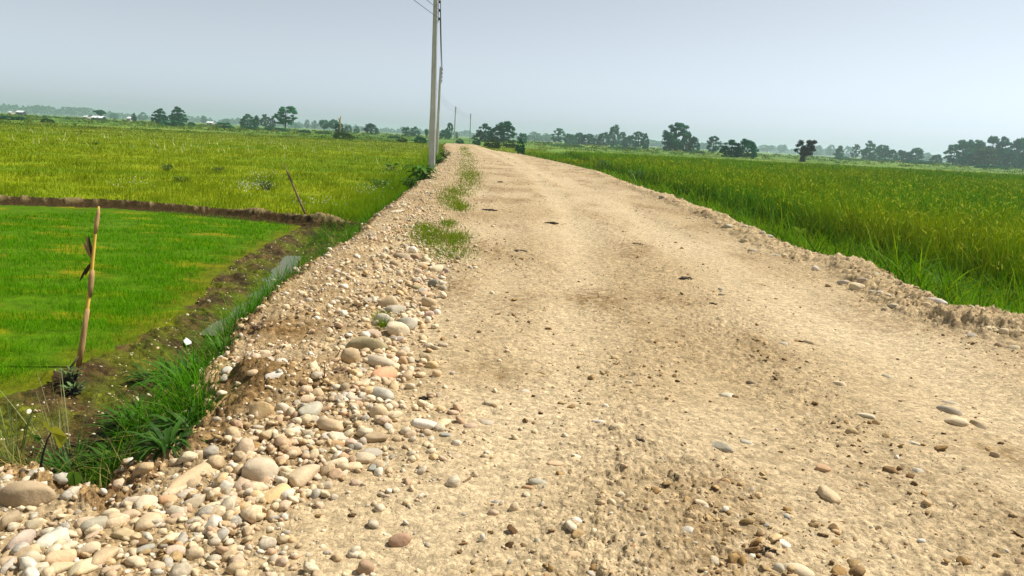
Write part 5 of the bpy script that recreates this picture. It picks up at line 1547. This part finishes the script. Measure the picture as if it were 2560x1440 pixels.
def scrap(pts, py_lift, mat, name, label, cat):
    P, t = ground_hit(*pts[0]); m = MB(); g = [gp(a, b_, P[2] + .015) for a, b_ in pts]
    m.add([(a - P[0], b_ - P[1], .012 + .012 * (i % 2)) for i, (a, b_) in enumerate(g)] + [(a - P[0], b_ - P[1], .009 + .012 * (i % 2)) for i, (a, b_) in enumerate(g)],
          [tuple(range(len(g))), tuple(range(2 * len(g) - 1, len(g) - 1, -1))] + [(i, len(g) + i, len(g) + (i + 1) % len(g), (i + 1) % len(g)) for i in range(len(g))])
    tag(m.build(name, M[mat], None, False, tuple(P)), label, cat)
scrap([(458, 850), (466, 846), (478, 852), (479, 861), (466, 862), (460, 857)], 0, 'paper', 'paper_scrap', 'crumpled white scrap lying on the mud beside the paddy', 'litter')
tw = [(((1158, 1212), (1175, 1200), (1190, 1186)), 'thin curved twig on the bare road right of the cobble heap'), (((500, 1362), (525, 1345), (548, 1322)), 'thin straw-like twig on gravel at the heap lower end'),
      (((1780, 1222), (1796, 1206), (1812, 1199)), 'bent dry twig beside an orange stone in the road'), (((810, 955), (812, 925), (812, 905)), 'upright dry straw beside the tangled roots'), (((830, 905), (846, 885), (852, 870)), 'dry root straw leaning over the hollow left of the ridge'),
      (((380, 985), (425, 975), (470, 968)), 'pale fallen straw across the muddy pool'), (((405, 1105), (410, 1130), (408, 1160)), 'pale broken straw on the edge of the clay bank')]
for pts, lb in tw:
    P, t = ground_hit(*pts[0]); m = MB(); V = []
    for i, p in enumerate(pts):
        if pts[0][1] - p[1] > 40 or 'upright' in lb or 'leaning' in lb: V.append(at_depth(*p, t))
        else: V.append(ground_hit(*p)[0] + np.array([0, 0, .012]))
    m.tube([v - P for v in V], [.005, .004, .002], 5); tag(m.build('twig', M['twig'], None, False, tuple(P)), lb, 'twig', 'dry twigs and straws')

# ------------------------------------------------------------------ light, air, camera
SUN_EL, SUN_AZ = math.radians(52), math.radians(68)
w = D.worlds.new('World'); scene.world = w; w.use_nodes = True; nt = w.node_tree; bg = nt.nodes['Background']
sky = nt.nodes.new('ShaderNodeTexSky'); sky.sky_type = 'NISHITA'; sky.sun_disc = False; sky.sun_elevation = SUN_EL; sky.sun_rotation = SUN_AZ
sky.altitude = 0; sky.air_density = .6; sky.dust_density = .7; sky.ozone_density = 4.0
hs = nt.nodes.new('ShaderNodeHueSaturation'); hs.inputs['Saturation'].default_value = .14
tint = nt.nodes.new('ShaderNodeVectorMath'); tint.operation = 'MULTIPLY'; tint.inputs[1].default_value = (.90, .99, 1.06)
nt.links.new(sky.outputs[0], hs.inputs['Color']); nt.links.new(hs.outputs[0], tint.inputs[0]); nt.links.new(tint.outputs[0], bg.inputs['Color'])
bg.inputs['Strength'].default_value = .093
L = D.lights.new('sun', 'SUN'); L.energy = 4.6; L.angle = math.radians(1.0); L.color = (1, .965, .91)
so = D.objects.new('sun', L); COL.objects.link(so)
from mathutils import Vector, Matrix
sv = Vector((math.sin(SUN_AZ) * math.cos(SUN_EL), math.cos(SUN_AZ) * math.cos(SUN_EL), math.sin(SUN_EL)))
so.rotation_euler = sv.to_track_quat('Z', 'Y').to_euler(); so.location = (0, 0, 30)

hm = D.materials.new('haze_air'); hm.use_nodes = True; nt = hm.node_tree; nt.nodes.remove(nt.nodes['Principled BSDF'])
pv = nt.nodes.new('ShaderNodeVolumePrincipled'); pv.inputs['Color'].default_value = (.74, .93, 1.0, 1); pv.inputs['Density'].default_value = .00026; pv.inputs['Anisotropy'].default_value = .45
nt.links.new(pv.outputs[0], nt.nodes['Material Output'].inputs['Volume'])
m = MB(); m.box((0, 0, 13.0), (8600, 8600, 32.0)); tag(m.build('haze', hm), kind='stuff')

cam = D.cameras.new('camera'); co = D.objects.new('camera', cam); COL.objects.link(co); scene.camera = co
cam.sensor_fit = 'HORIZONTAL'; cam.sensor_width = 36.0; cam.lens = 36.0 * F / 2560; cam.clip_start = .05; cam.clip_end = 30000
R = Matrix(((_r[0], _u[0], -_f[0]), (_r[1], _u[1], -_f[1]), (_r[2], _u[2], -_f[2]))).to_4x4()
R.translation = Vector(CAM); co.matrix_world = R

scene.view_settings.view_transform = 'Standard'; scene.view_settings.look = 'None'; scene.view_settings.gamma = 1.0; scene.view_settings.exposure = 0.5
scene.render.engine = 'CYCLES'
scene.cycles.use_denoising = True; scene.cycles.max_bounces = 6; scene.cycles.diffuse_bounces = 3; scene.cycles.transparent_max_bounces = 4
scene.cycles.volume_bounces = 4
print('cobbles', len(STONES), 'verts', sum(len(me.vertices) for me in D.meshes))
